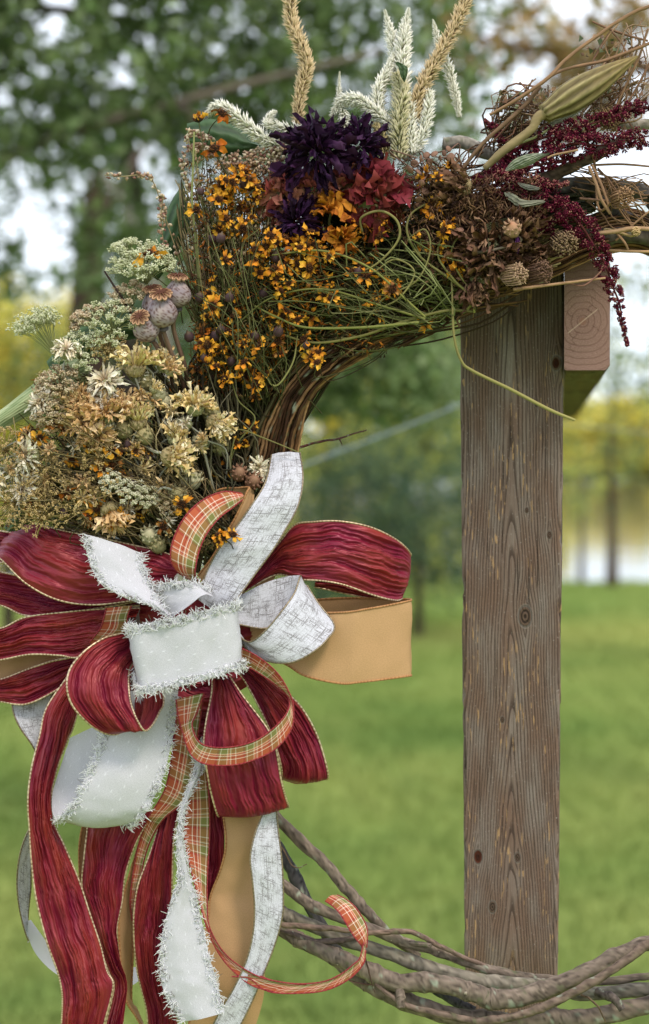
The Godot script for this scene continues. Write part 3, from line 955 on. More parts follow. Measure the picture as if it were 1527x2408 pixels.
# rows: [ax, ay, aout, bx, by, bout]; the ribbon runs from row to row, its edges are the a and b lines
func ribbon(parent: Node, called: String, label: String, kind: String, fr: String, rows: Array, o := {}) -> void:
	var ea := []
	var eb := []
	for r in rows:
		ea.append(survey(fr, r[0], r[1], r[2]))
		eb.append(survey(fr, r[3], r[4], r[5]))
	var rough_len := 0.0
	var wid := 0.0
	for k in rows.size() - 1:
		rough_len += (ea[k].distance_to(ea[k + 1]) + eb[k].distance_to(eb[k + 1])) * 0.5
	for k in rows.size(): wid = maxf(wid, ea[k].distance_to(eb[k]))
	var red := kind == "red"
	var n := int(clampf(rough_len / (0.0022 if red else 0.004), 16, 150))
	var m := 64 if red else 12
	if kind == "plaid": m = 8
	var A := smooth(ea, n)
	var B := smooth(eb, n)
	var g := Geo.new()
	var arc := 0.0
	var real: float = {"red": 0.064, "linen": 0.036, "plaid": 0.022, "tan": 0.064, "gauze": 0.062, "plain": 0.036}[kind]
	var seed_ := float(taken.get("ribbon", 0)) * 7.3
	taken["ribbon"] = taken.get("ribbon", 0) + 1
	var bow: float = o.get("bulge", 0.0)
	var front := (eye.origin - A[n / 2]).normalized()
	for k in n:
		if k: arc += (A[k].distance_to(A[k - 1]) + B[k].distance_to(B[k - 1])) * 0.5
		var run := (A[mini(k + 1, n - 1)] - A[maxi(k - 1, 0)] + B[mini(k + 1, n - 1)] - B[maxi(k - 1, 0)]).normalized()
		var nor := run.cross(B[k] - A[k]).normalized()
		if nor.dot(front) < 0: nor = -nor
		for j in m + 1:
			var t := float(j) / m
			var p := A[k].lerp(B[k], t)
			var c := Color.WHITE
			var s := sin(t * PI)
			var off := bow * s
			if red:
				var x := t * 64.0
				var y := arc * 1000.0
				var drift := 9.0 * ns.get_noise_2d(y * 0.7 + seed_ * 9, x * 0.25)
				var a := fold.get_noise_2d((x + drift) * 0.16 + seed_ * 5, y * 0.009 + seed_ * 2)
				var b := fold.get_noise_2d((x - drift * 0.5) * 0.34 + seed_ * 9 + 30, y * 0.016)
				var e := fold.get_noise_2d((x + drift) * 0.05 + seed_ * 3, y * 0.014 + 70)
				var w := ns.get_noise_2d(y * 1.8 + seed_ * 31, x * 0.8)
				var h := 2.3 * (1.0 - absf(a) * 2.0) + 0.35 * (1.0 - absf(b) * 2.0) + 3.6 * e + w * 1.2
				off += h * 0.001 * minf(1.0, s * 3.0) * clampf(absf(nor.dot(front)) * 1.6 - 0.25, 0.0, 1.0) * float(o.get("wrinkle", 1.0))
				var shot := clampf(0.42 + 0.14 * a + 0.4 * e + 0.4 * ns.get_noise_2d(y * 0.9 + seed_ * 13, x * 0.5 + 40) + float(o.get("rust", 0.0)), 0, 1)
				c = Color(0.185, 0.009, 0.036).lerp(Color(0.255, 0.028, 0.021), shot)
			elif kind == "tan" or kind == "linen":
				off += 0.0030 * ns.get_noise_2d(arc * 900 + seed_ * 17, t * 30.0) * minf(1.0, s * 3.0)
			elif kind == "gauze":
				off += 0.0024 * ns.get_noise_2d(arc * 1400 + seed_ * 17, t * 60.0) + 0.0006 * ns.get_noise_2d(arc * 5200 + seed_ * 17, t * 300.0)
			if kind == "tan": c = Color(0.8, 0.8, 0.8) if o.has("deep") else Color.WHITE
			g.add(p + nor * off, Vector2(t, arc / real * (0.5 if kind == "linen" else 1.0) + seed_ * 0.13), c)
	var w := m + 1
	for k in n - 1:
		for j in m: g.quad(k * w + j, k * w + j + 1, (k + 1) * w + j + 1, (k + 1) * w + j)
	var node := whole(g, called, M[kind], parent)
	if label: node.set_meta("label", label)
	for side in 2:
		var e := A if side == 0 else B
		var other := B if side == 0 else A
		if o.get("bare", -1) == side: continue
		if kind == "gauze":
			var fg := Geo.new()
			var cnt := int(rough_len / 0.00030)
			for k in cnt:
				var x := rng.randf() * (n - 1)
				var i := mini(int(x), n - 2)
				var p := e[i].lerp(e[i + 1], x - i)
				var q := other[i].lerp(other[i + 1], x - i)
				var outw := (p - q).normalized()
				var run := (e[i + 1] - e[i]).normalized()
				var nor := run.cross(outw).normalized()
				if nor.dot(front) < 0: nor = -nor
				var inset := rf(0, 0.007)
				var d := (outw * rf(-0.1, 1.0) + run * (0.45 * sin(x * 1.7) + rf(-0.5, 0.5)) + nor * rf(0.05, 0.5)).normalized()
				var l := rf(0.0025, 0.0064)
				var b := p - outw * inset + nor * 0.0006
				var tin := rng.randf() < 0.10
				var col: Color = lin(136, 126, 116) if tin else lin(252, 252, 253)
				tube(fg, PackedVector3Array([b, b + d * l * 0.5 + rv(0.0008), b + d * l + rv(0.0028)]), [rf(0.00032, 0.00060) * (0.5 if tin else 1.0), 0.00022], 3, col, col)
			whole(fg, "frayed_edge", M.thread, node, true)
		elif o.get("trim", true):
			var tg := Geo.new()
			var pts := PackedVector3Array()
			var rad := []
			var steps := int(rough_len / 0.0011)
			var gold := {"red": [lin(120, 84, 52), lin(206, 184, 150)], "linen": [lin(98, 84, 62), lin(140, 124, 96)], "plaid": [lin(120, 26, 42), lin(150, 60, 60)], "tan": [lin(140, 96, 60), lin(176, 130, 86)]}
			var lo: Color = gold[kind][0]
			var hi: Color = gold[kind][1]
			var cr: float = {"red": 0.00082, "linen": 0.0007, "plaid": 0.0006, "tan": 0.00095}[kind]
			for k in steps:
				var x := float(k) / (steps - 1) * (n - 1)
				var i := mini(int(x), n - 2)
				pts.append(e[i].lerp(e[i + 1], x - i) + front * 0.0002)
			# a twisted cord: beads of alternating tone
			var st := tg.v.size()
			tube(tg, pts, [cr], 5, lo, lo)
			for k in steps:
				var cc := lo.lerp(hi, 0.5 + 0.5 * sin(k * 2.4) if k % 3 else 1.0)
				for s in 5:
					tg.c[st + k * 5 + s] = cc
					tg.v[st + k * 5 + s] = pts[k] + (tg.v[st + k * 5 + s] - pts[k]) * (0.75 + 0.4 * absf(sin(k * 1.35)))
			whole(tg, {"red": "gold_edge", "linen": "bronze_edge", "plaid": "stitched_edge", "tan": "braided_edge"}[kind], M.gold if kind == "red" or kind == "linen" else M.cord, node)

func build_bow() -> void:
	var b := thing("ribbon_bow", "big layered bow of burgundy, white, tan and plaid ribbons on the wreath", "bow", at(440, 1500, 30))
	# --- the knot's hidden middle
	ribbon(b, "burgundy_loop", "", "red", "0", [[330, 1400, 26, 330, 1560, 26], [420, 1380, 32, 420, 1620, 32], [520, 1380, 32, 520, 1640, 32], [600, 1400, 22, 610, 1600, 22]], {"trim": false})
	ribbon(b, "burgundy_loop", "", "red", "0", [[360, 1560, 30, 340, 1690, 30], [450, 1580, 34, 430, 1760, 34], [560, 1580, 30, 560, 1740, 30]], {"trim": false})
	# --- hanging behind
	ribbon(b, "tan_tail", "", "tan", "2", [[1040, 330, 24, 1235, 330, 20], [1050, 430, 26, 1230, 420, 22], [1062, 560, 30, 1215, 530, 22], [1036, 680, 26, 1200, 650, 16], [990, 800, 20, 1205, 800, 14], [978, 900, 22, 1215, 920, 18], [950, 1030, 26, 1235, 1060, 20], [915, 1180, 28, 1245, 1200, 20], [900, 1300, 24, 1232, 1310, 16], [880, 1480, 20, 1180, 1480, 14]], {"bulge": 0.006, "bare": 1})
	ribbon(b, "tan_tail", "", "tan", "2", [[690, 430, 16, 740, 430, 10], [640, 600, 14, 690, 560, 8], [592, 760, 14, 640, 740, 8], [560, 900, 16, 628, 900, 8], [566, 1100, 16, 625, 1080, 6], [588, 1280, 14, 618, 1290, 4], [640, 1370, 10, 640, 1330, 2], [700, 1470, 8, 670, 1400, 0]], {"deep": 1})
	ribbon(b, "tan_tail", "", "tan", "2", [[394, 440, 6, 420, 440, 2], [374, 560, 4, 402, 560, 0], [374, 690, 4, 396, 690, 0], [386, 800, 4, 410, 800, 0]], {"deep": 1})
	ribbon(b, "linen_tail", "", "linen", "2", [[190, 420, 6, 250, 460, 0], [135, 495, 8, 200, 540, -4], [96, 600, 8, 152, 650, -6], [80, 730, 6, 146, 770, -10], [90, 850, 4, 134, 880, -14], [112, 950, 0, 131, 960, -16], [134, 1015, -6, 134, 1022, -16]], {})
	white_back(b, [[133, 920, -8, 145, 915, -14], [136, 1000, -8, 185, 970, -14], [180, 1090, -10, 235, 1040, -18], [275, 1176, -14, 300, 1120, -24], [420, 1240, -24, 420, 1180, -34], [560, 1240, -30, 560, 1170, -38], [622, 1222, -30, 622, 1140, -38], [655, 1200, -30, 668, 1130, -36]])
	# --- left side loops
	ribbon(b, "burgundy_loop", "", "red", "0", [[420, 1420, 20, 400, 1300, 14], [250, 1420, 14, 230, 1262, 8], [130, 1370, 10, 110, 1240, 2], [50, 1330, 6, 52, 1254, -4], [-30, 1320, 2, -20, 1246, -10], [-90, 1310, -4, -80, 1240, -16]], {})
	ribbon(b, "burgundy_loop", "", "red", "0", [[-80, 1420, 12, -70, 1330, 8], [0, 1423, 18, 0, 1345, 12], [60, 1447, 22, 70, 1360, 14], [140, 1444, 26, 150, 1380, 18], [230, 1430, 30, 240, 1380, 22], [330, 1412, 34, 340, 1370, 26]], {})
	ribbon(b, "burgundy_loop", "", "red", "0", [[-14, 1306, 22, 84, 1230, 12], [6, 1318, 36, 110, 1238, 26], [62, 1372, 44, 158, 1250, 34], [135, 1410, 48, 228, 1263, 38], [215, 1422, 50, 305, 1280, 42], [300, 1414, 52, 390, 1300, 44], [380, 1400, 52, 440, 1330, 46]], {"bulge": 0.006})
	ribbon(b, "burgundy_loop", "", "red", "0", [[-60, 1556, 16, -60, 1470, 10], [0, 1552, 26, 0, 1478, 20], [70, 1539, 34, 60, 1452, 28], [140, 1541, 38, 150, 1440, 34], [190, 1544, 38, 240, 1432, 38], [300, 1500, 40, 330, 1430, 42]], {"rust": 0.15})
	ribbon(b, "tan_loop", "", "tan", "0", [[-60, 1600, 4, -60, 1540, 0], [0, 1602, 6, 0, 1546, 2], [60, 1590, 8, 60, 1538, 4], [150, 1550, 10, 150, 1520, 6]], {"deep": 1, "trim": false})
	ribbon(b, "burgundy_loop", "", "red", "0", [[-60, 1646, 10, -60, 1600, 6], [0, 1650, 16, 0, 1598, 12], [60, 1656, 20, 60, 1576, 14], [124, 1628, 22, 120, 1556, 18], [180, 1590, 24, 190, 1540, 22], [260, 1560, 26, 270, 1500, 24]], {})
	ribbon(b, "linen_loop", "", "linen", "1", [[80, 1190, 10, 260, 1180, 4], [58, 1262, 12, 235, 1250, 6], [90, 1355, 14, 222, 1335, 6], [150, 1442, 12, 215, 1420, 4], [190, 1520, 6, 230, 1490, 0]], {})
	# --- right side loops
	ribbon(b, "tan_loop", "", "tan", "0", [[560, 1330, 14, 600, 1250, 10], [600, 1380, 22, 648, 1300, 14], [570, 1440, 30, 652, 1345, 20], [555, 1460, 34, 620, 1400, 26]], {"trim": false})
	ribbon(b, "burgundy_loop", "", "red", "0", [[560, 1400, 30, 600, 1330, 30], [648, 1352, 26, 650, 1285, 24], [700, 1362, 32, 692, 1236, 28], [760, 1366, 36, 740, 1227, 32], [812, 1376, 36, 802, 1226, 32], [880, 1400, 30, 872, 1240, 26], [930, 1412, 20, 930, 1268, 16], [946, 1407, 8, 963, 1298, 4], [925, 1414, -6, 955, 1310, -10], [845, 1402, -16, 860, 1320, -22], [740, 1380, -18, 750, 1330, -24]], {"bulge": 0.003})
	ribbon(b, "tan_loop", "", "tan", "0", [[590, 1530, 26, 590, 1420, 22], [668, 1560, 40, 690, 1440, 30], [720, 1590, 48, 785, 1441, 44], [800, 1607, 48, 830, 1438, 46], [840, 1605, 46, 858, 1433, 44], [900, 1598, 38, 905, 1425, 36], [958, 1590, 26, 958, 1414, 24], [967, 1588, 16, 967, 1411, 14], [958, 1586, 6, 958, 1409, 2], [900, 1580, -4, 900, 1408, -8], [840, 1570, -10, 840, 1406, -14], [770, 1560, -12, 770, 1408, -16], [660, 1540, -10, 660, 1420, -12]], {})
	ribbon(b, "linen_loop", "", "linen", "0", [[545, 1466, 50, 545, 1408, 46], [565, 1469, 48, 565, 1400, 44], [620, 1478, 42, 620, 1372, 38], [660, 1462, 40, 672, 1356, 34], [700, 1410, 44, 708, 1352, 40]], {"bare": 1})
	ribbon(b, "linen_loop", "", "linen", "0", [[709, 1354, 42, 722, 1376, 38], [705, 1358, 52, 750, 1420, 46], [692, 1396, 60, 787, 1470, 54], [662, 1438, 68, 770, 1503, 64], [626, 1481, 72, 738, 1532, 70], [590, 1509, 70, 690, 1557, 70], [566, 1498, 66, 638, 1557, 66], [556, 1474, 60, 592, 1538, 62], [552, 1450, 54, 560, 1500, 56]], {})
	# --- top loops
	ribbon(b, "tan_loop", "", "tan", "1", [[930, 650, 46, 1000, 760, 44], [1000, 560, 50, 1080, 640, 46], [1050, 470, 54, 1130, 520, 50], [1110, 370, 56, 1170, 410, 50], [1160, 258, 54, 1192, 300, 46], [1170, 235, 48, 1190, 262, 38], [1120, 236, 40, 1140, 330, 32], [1020, 248, 36, 1090, 370, 28], [900, 330, 26, 1000, 470, 20]], {"bare": 1})
	ribbon(b, "linen_loop", "", "linen", "1", [[1272, 82, 18, 1300, 76, 16], [1250, 190, 12, 1280, 190, 10], [1190, 330, 4, 1220, 330, 2], [1100, 470, 4, 1140, 480, 2]], {})
	ribbon(b, "linen_loop", "", "linen", "1", [[1276, 80, 30, 1410, 69, 28], [1248, 208, 50, 1424, 195, 44], [1182, 318, 60, 1400, 322, 52], [1110, 420, 62, 1340, 434, 56], [1032, 520, 64, 1280, 532, 60], [986, 600, 62, 1200, 640, 62], [950, 690, 64, 1110, 765, 66], [930, 760, 60, 1060, 830, 62]], {"bulge": 0.003})
	ribbon(b, "plaid_loop", "", "plaid", "1", [[1136, 262, 56, 1142, 290, 58], [1052, 254, 66, 1092, 330, 66], [962, 288, 74, 1026, 382, 74], [880, 358, 80, 968, 458, 80], [822, 460, 82, 934, 540, 82], [801, 560, 82, 920, 608, 82], [830, 626, 76, 918, 644, 78], [900, 674, 68, 932, 672, 70], [950, 700, 58, 950, 690, 60]], {"bulge": 0.002})
	# --- hanging in front
	ribbon(b, "burgundy_tail", "", "red", "2", [[760, 420, 20, 850, 380, 24], [740, 500, 22, 832, 440, 26], [700, 620, 26, 815, 560, 28], [650, 750, 30, 810, 700, 26], [630, 880, 30, 805, 850, 24], [630, 1000, 28, 800, 1000, 22], [642, 1130, 26, 800, 1150, 22], [662, 1230, 24, 815, 1290, 22], [690, 1340, 22, 835, 1400, 20], [700, 1480, 20, 850, 1480, 18]], {"rust": 0.12, "bulge": 0.004})
	ribbon(b, "burgundy_tail", "", "red", "2", [[900, 300, 18, 1060, 300, 14], [920, 430, 20, 1052, 430, 14], [930, 560, 22, 1055, 560, 14], [940, 700, 22, 1040, 680, 14], [960, 830, 18, 985, 810, 12]], {"bare": 1})
	ribbon(b, "burgundy_tail", "", "red", "2", [[405, 400, 28, 720, 400, 26], [412, 470, 30, 690, 460, 28], [396, 620, 32, 636, 560, 28], [386, 760, 32, 590, 700, 26], [428, 900, 32, 574, 830, 26], [470, 1040, 34, 549, 960, 28], [512, 1160, 34, 560, 1090, 28], [537, 1230, 34, 582, 1200, 28], [500, 1400, 34, 578, 1400, 28], [480, 1480, 32, 572, 1480, 28]], {"bulge": 0.006})
	ribbon(b, "burgundy_tail", "", "red", "2", [[320, -230, 36, 380, -120, 36], [220, -80, 42, 345, 10, 38], [188, 50, 46, 318, 70, 40], [150, 200, 50, 270, 200, 42], [132, 350, 52, 243, 330, 44], [140, 500, 52, 252, 455, 44], [150, 650, 54, 302, 565, 46], [172, 820, 56, 372, 732, 46], [222, 1020, 58, 424, 890, 48], [272, 1160, 58, 472, 1035, 50], [292, 1255, 58, 502, 1155, 52], [294, 1330, 58, 532, 1225, 54], [290, 1405, 58, 490, 1400, 54], [286, 1490, 56, 470, 1490, 52]], {"rust": 0.15, "bulge": 0.008})
	ribbon(b, "plaid_tail", "", "plaid", "2", [[830, -110, 40, 960, -150, 40], [826, 0, 42, 935, 20, 42], [806, 150, 44, 915, 200, 42], [776, 300, 42, 872, 350, 40], [700, 430, 38, 780, 430, 36], [690, 450, 30, 730, 500, 28], [650, 570, 22, 690, 590, 20], [624, 710, 18, 662, 710, 14], [612, 830, 16, 636, 830, 12], [622, 920, 14, 632, 925, 10]], {})
	ribbon(b, "plaid_tail", "", "plaid", "2", [[875, 200, 32, 970, 200, 30], [872, 400, 34, 985, 390, 30], [866, 520, 36, 985, 540, 32], [890, 650, 38, 976, 690, 34], [912, 740, 40, 974, 830, 38], [938, 835, 42, 982, 940, 44], [962, 920, 44, 1036, 1046, 48], [1012, 1046, 46, 1110, 1120, 50], [1082, 1142, 48, 1222, 1184, 52], [1182, 1222, 50, 1350, 1212, 52], [1300, 1256, 50, 1440, 1220, 52]], {})
	ribbon(b, "plaid_tail", "", "plaid", "b", [[-70, 770, 50, 40, 768, 52], [0, 778, 50, 90, 786, 52], [70, 828, 50, 182, 798, 52], [200, 834, 52, 280, 790, 54], [300, 820, 54, 350, 760, 56], [382, 778, 56, 398, 722, 58], [434, 722, 56, 420, 700, 58], [443, 670, 52, 436, 640, 54]], {})
	ribbon(b, "plaid_tail", "", "plaid", "b", [[440, 690, 50, 446, 660, 52], [428, 655, 52, 450, 612, 50], [402, 622, 54, 446, 580, 48], [380, 588, 54, 432, 548, 46], [345, 530, 50, 402, 504, 44], [316, 500, 44, 366, 474, 40], [288, 481, 38, 334, 458, 36]], {"bulge": 0.003})
	ribbon(b, "linen_tail", "", "linen", "2", [[1255, 340, 46, 1305, 340, 40], [1238, 410, 48, 1300, 400, 42], [1200, 505, 50, 1309, 500, 42], [1176, 620, 52, 1326, 650, 42], [1186, 730, 52, 1332, 800, 42], [1196, 850, 50, 1326, 905, 42], [1190, 970, 50, 1292, 1030, 42], [1160, 1100, 50, 1242, 1160, 44], [1102, 1230, 50, 1192, 1282, 44], [1042, 1330, 50, 1135, 1400, 44], [985, 1440, 48, 1080, 1490, 42]], {"bulge": 0.002})
	# --- right lower loops
	ribbon(b, "burgundy_loop", "", "red", "0", [[540, 1560, 40, 600, 1560, 38], [575, 1600, 38, 642, 1606, 36], [618, 1680, 36, 702, 1655, 34], [648, 1750, 34, 746, 1730, 30], [664, 1818, 30, 772, 1822, 26], [650, 1830, 14, 760, 1834, 10]], {"bulge": 0.004})
	ribbon(b, "burgundy_loop", "", "red", "0", [[500, 1590, 56, 540, 1590, 56], [498, 1630, 60, 574, 1640, 58], [485, 1695, 66, 628, 1712, 62], [479, 1750, 68, 648, 1758, 64], [485, 1800, 68, 660, 1828, 62], [497, 1865, 64, 671, 1872, 58], [512, 1917, 56, 679, 1897, 50], [516, 1905, 36, 670, 1890, 32], [510, 1840, 20, 650, 1830, 16]], {"bulge": 0.004})
	ribbon(b, "gauze_tail", "", "gauze", "2", [[905, 100, 48, 950, 60, 46], [912, 200, 50, 960, 190, 48], [868, 325, 54, 912, 295, 52], [838, 450, 58, 868, 400, 56], [827, 560, 60, 852, 520, 56], [832, 650, 60, 866, 600, 54], [838, 730, 60, 884, 680, 54], [810, 800, 60, 908, 760, 54], [774, 930, 60, 934, 860, 54], [754, 1060, 60, 962, 980, 56], [756, 1180, 60, 988, 1100, 58], [784, 1290, 60, 1020, 1210, 60], [846, 1396, 58, 1056, 1350, 62]], {"bulge": 0.004})
	ribbon(b, "plaid_loop", "", "plaid", "0", [[556, 1520, 66, 560, 1560, 62], [600, 1540, 72, 590, 1572, 66], [652, 1582, 76, 630, 1597, 70], [684, 1636, 76, 668, 1626, 70], [691, 1672, 76, 681, 1650, 74], [685, 1716, 78, 674, 1678, 80], [650, 1760, 80, 644, 1712, 84], [600, 1786, 82, 600, 1742, 86], [550, 1799, 82, 550, 1756, 86], [484, 1797, 80, 500, 1757, 84], [448, 1772, 76, 468, 1744, 80], [430, 1722, 72, 452, 1706, 74], [420, 1690, 70, 462, 1680, 70], [414, 1645, 66, 480, 1630, 66]], {})
	ribbon(b, "plaid_loop", "", "plaid", "1", [[500, 800, 56, 620, 790, 56], [488, 850, 56, 600, 840, 54], [470, 900, 52, 590, 905, 50], [420, 965, 46, 500, 985, 44]], {})
	# --- the rust loop in front, left
	ribbon(b, "burgundy_loop", "", "red", "1", [[600, 880, 60, 660, 1000, 58], [570, 918, 68, 634, 1040, 64], [490, 942, 78, 612, 1080, 72], [402, 1000, 88, 606, 1110, 78], [334, 1080, 94, 605, 1160, 84], [315, 1160, 98, 610, 1218, 88], [334, 1245, 98, 624, 1275, 92], [392, 1320, 96, 648, 1332, 94], [480, 1384, 88, 682, 1377, 92], [560, 1390, 76, 720, 1345, 84], [600, 1330, 66, 752, 1285, 74], [600, 1240, 60, 770, 1246, 66], [600, 1120, 54, 760, 1160, 58], [640, 1000, 50, 740, 1060, 54]], {"rust": 0.2, "wrinkle": 0.9})
	# --- white frayed loops
	ribbon(b, "gauze_loop", "", "gauze", "2", [[500, -150, 58, 840, -180, 56], [490, 0, 62, 822, 0, 58], [448, 130, 68, 796, 130, 62], [400, 250, 72, 762, 260, 66], [340, 370, 72, 705, 375, 66], [285, 425, 66, 660, 445, 60], [262, 446, 52, 600, 470, 50], [262, 436, 36, 560, 450, 36]], {"bulge": 0.004})
	ribbon(b, "gauze_loop", "", "gauze", "2", [[330, 60, 44, 520, -30, 48], [300, 150, 44, 490, 150, 48], [252, 300, 46, 440, 300, 50], [246, 400, 50, 380, 400, 54], [262, 446, 54, 320, 430, 54]], {"bare": 0})
	ribbon(b, "gauze_loop", "", "gauze", "1", [[396, 452, 76, 668, 545, 66], [405, 520, 80, 672, 590, 70], [432, 612, 84, 692, 645, 74], [492, 700, 88, 715, 700, 78], [590, 752, 90, 740, 750, 84], [700, 790, 92, 766, 795, 90], [780, 835, 92, 800, 835, 92]], {"bulge": 0.003})
	ribbon(b, "gauze_loop", "", "gauze", "1", [[725, 705, 78, 800, 850, 80], [780, 682, 82, 830, 830, 86], [860, 674, 84, 890, 790, 90], [930, 682, 82, 960, 740, 90], [985, 720, 76, 1000, 745, 82]], {"bare": 1})
	ribbon(b, "gauze_loop", "white frayed ribbon wrapped round the middle of the bow", "gauze", "1", [[630, 1010, 56, 605, 860, 54], [640, 1130, 80, 602, 896, 78], [664, 1202, 98, 628, 886, 98], [740, 1192, 102, 715, 866, 102], [850, 1168, 104, 820, 846, 104], [960, 1140, 104, 925, 822, 104], [1050, 1112, 102, 1020, 798, 102], [1125, 1086, 96, 1100, 776, 96], [1142, 1078, 80, 1116, 770, 80], [1130, 1060, 56, 1106, 800, 56]], {})

func white_back(parent: Node, rows: Array) -> void:
	ribbon(parent, "linen_tail", "plain white reverse of the linen-print tail, lower left", "plain", "2", rows, {"trim": false})

# ------------------------------------------------------------------ flowers
# one petal: base at the origin, growing along +y, its face to +z
func petal(l: float, w: float, curl: float, cup: float, crumple: float, tip: float, c0: Color, c1: Color, m: Material, segs := 6, veins := 0.0) -> ArrayMesh:
	var g := Geo.new()
	var ang := 0.0
	var p := Vector3.ZERO
	var twist := rf(-1, 1) * crumple * 0.9
	for k in segs + 1:
		var t := float(k) / segs
		var hw := w * 0.5 * (0.28 + 0.72 * sin(minf(t * 1.5, 1.0) * PI * 0.5)) * lerpf(1.0, tip, smoothstep(0.55, 1.0, t))
		var side := Vector3(cos(twist * t), sin(twist * t) * -sin(ang), sin(twist * t) * cos(ang))
		var nor := Vector3(0, -sin(ang), cos(ang))
		for j in [-1.0, -0.45, 0.45, 1.0]:
			var q: Vector3 = p + side * j * hw + nor * (cup * j * j * hw + (veins if absf(j) < 0.5 else 0.0) * hw * 0.3)
			q += rv(1.0) * crumple * l * 0.07 * t
			if k == segs: q += (p - Vector3.ZERO).normalized() * l * rf(-0.16, 0.12) * minf(crumple, 1.0)
			q += nor * crumple * l * 0.12 * sin(j * 3.0 + t * 7.0 + twist * 5.0) * t
			g.add(q, Vector2(j, t), shade(c0.lerp(c1, smoothstep(0.0, 0.7, t)), rf(0.82, 1.15)))
		ang += curl / segs * (0.6 + 0.8 * t) + rf(-1, 1) * crumple * 0.25
		p += Vector3(0, cos(ang), sin(ang)) * l / segs
	for k in segs:
		for j in 3:
			var a := k * 4 + j
			g.quad(a, a + 4, a + 5, a + 1)
	return g.mesh(m)

func petals(n: int, l: float, w: float, curl: float, cup: float, crumple: float, tip: float, cols: Array, m: Material, segs := 6) -> Array:
	var out := []
	for k in n:
		var cc: Array = cols[k % cols.size()]
		out.append(petal(l * rf(0.85, 1.15), w * rf(0.8, 1.2), curl * rf(0.6, 1.4), cup, crumple, tip, cc[0], cc[1], m, segs))
	return out

# rings: [count, tilt from the axis, radius, mesh list, height, called]
func head(parent: Node3D, b: Basis, s: float, rings: Array) -> void:
	for r in rings:
		for k in int(r[0]):
			var a: float = TAU * k / r[0] + rf(-0.35, 0.35)
			var tilt: float = r[1] + rf(-0.34, 0.34)
			var rad := Vector3(cos(a), 0, sin(a))
			var y := Vector3.UP * cos(tilt) + rad * sin(tilt)
			var z := Vector3.UP * sin(tilt) - rad * cos(tilt)
			var x := y.cross(z)
			var roll := rf(-0.5, 0.5)
			x = x.rotated(y, roll)
			z = z.rotated(y, roll)
			var pos: Vector3 = rad * float(r[2]) + Vector3.UP * float(r[4])
			var sc := s * rf(0.68, 1.18)
			part(r[5] if r.size() > 5 else "petal", pick(r[3]), parent, Transform3D(b * Basis(x * sc, y * sc, z * sc), b * pos * s))

func stem(parent: Node3D, from: Vector3, dir: Vector3, to: Vector3, r: float, col: Color, wig := 0.01, called := "stem") -> void:
	var g := Geo.new()
	var l := from.distance_to(to)
	var pts := [from, from - dir.normalized() * l * 0.22 + rv(wig * 0.5), from.lerp(to, 0.6) - dir.normalized() * l * 0.1 + rv(wig), to]
	tube(g, smooth(pts, 14), [r, r * 1.15], 5, col, shade(col, 0.8))
	whole(g, called, M.stem, parent)

var orange := []
var disc_mesh := []
func make_tickseed_kit() -> void:
	var y1 := [[Color(0.28, 0.09, 0.01), Color(0.72, 0.34, 0.03)], [Color(0.20, 0.05, 0.008), Color(0.66, 0.25, 0.02)], [Color(0.35, 0.13, 0.012), Color(0.80, 0.43, 0.05)]]
	var y2 := [[Color(0.16, 0.035, 0.008), Color(0.44, 0.12, 0.012)], [Color(0.24, 0.06, 0.01), Color(0.55, 0.19, 0.02)], [Color(0.09, 0.035, 0.014), Color(0.30, 0.125, 0.03)], [Color(0.12, 0.05, 0.02), Color(0.40, 0.20, 0.05)]]
	orange.append(petals(16, 0.0060, 0.0044, -0.9, 0.7, 1.15, 1.05, y1, M.petal, 5))
	orange.append(petals(16, 0.0056, 0.0040, -1.4, 0.9, 1.3, 0.95, y2, M.petal, 5))
	orange.append(petals(14, 0.0052, 0.0038, 0.9, 0.8, 1.4, 0.95, y1, M.petal, 5))
	for k in 3:
		var g := Geo.new()
		for j in 46:
			var t := j / 46.0
			var a := j * 2.39996
			var r := 0.0038 * sqrt(t)
			octa(g, Vector3(cos(a) * r, 0.0018 * (1.0 - t) + rf(0, 0.001), sin(a) * r), Vector3(cos(a) * t, 1.2, sin(a) * t), 0.0026, 0.0011, Color(0.025, 0.012, 0.008), pick([Color(0.05, 0.02, 0.012), Color(0.09, 0.035, 0.015), Color(0.20, 0.08, 0.02)]))
		lathe(g, Transform3D(), [[0.0005, -0.002], [0.0030, -0.0008], [0.0036, 0.0004], [0.0001, 0.0016]], 8, func(_p, _a, _t): return Color(0.03, 0.018, 0.01))
		disc_mesh.append(g.mesh(M.stem))

func tickseed(u: float, v: float, o: float, dir: Vector3, s: float, sort: int, label: String, group: String, to: Vector3) -> void:
	var p := at(u, v, o)
	var t := thing("tickseed_flower", label, "flower", p, group)
	var b := basis_y(dir, rf(0, TAU))
	head(t, b, s, [[6 + rng.randi() % 4, [1.3, 0.95, 0.6][sort] + rf(-0.2, 0.25), 0.0032, orange[sort], 0.0, "petal"]])
	part("disc", pick(disc_mesh), t, Transform3D(b * Basis.from_scale(Vector3.ONE * s), Vector3.ZERO))
	stem(t, p - dir.normalized() * 0.001, dir, to, 0.00045, lin(88, 90, 56).lerp(lin(64, 54, 38), rng.randf()))

func facing(up := 0.5) -> Vector3:
	return (Vector3(rf(-0.7, 0.7), rf(-0.3, 0.8) + up * 0.4, rf(0.2, 1.1))).normalized()

func nth(k: int) -> String:
	var w := ["first", "second", "third", "fourth", "fifth", "sixth", "seventh", "eighth", "ninth", "tenth", "eleventh", "twelfth", "thirteenth", "fourteenth", "fifteenth", "sixteenth", "seventeenth", "eighteenth", "nineteenth"]
	return w[k] if k < 19 else ("twenty-" + w[k - 20] if k > 19 else "twentieth")

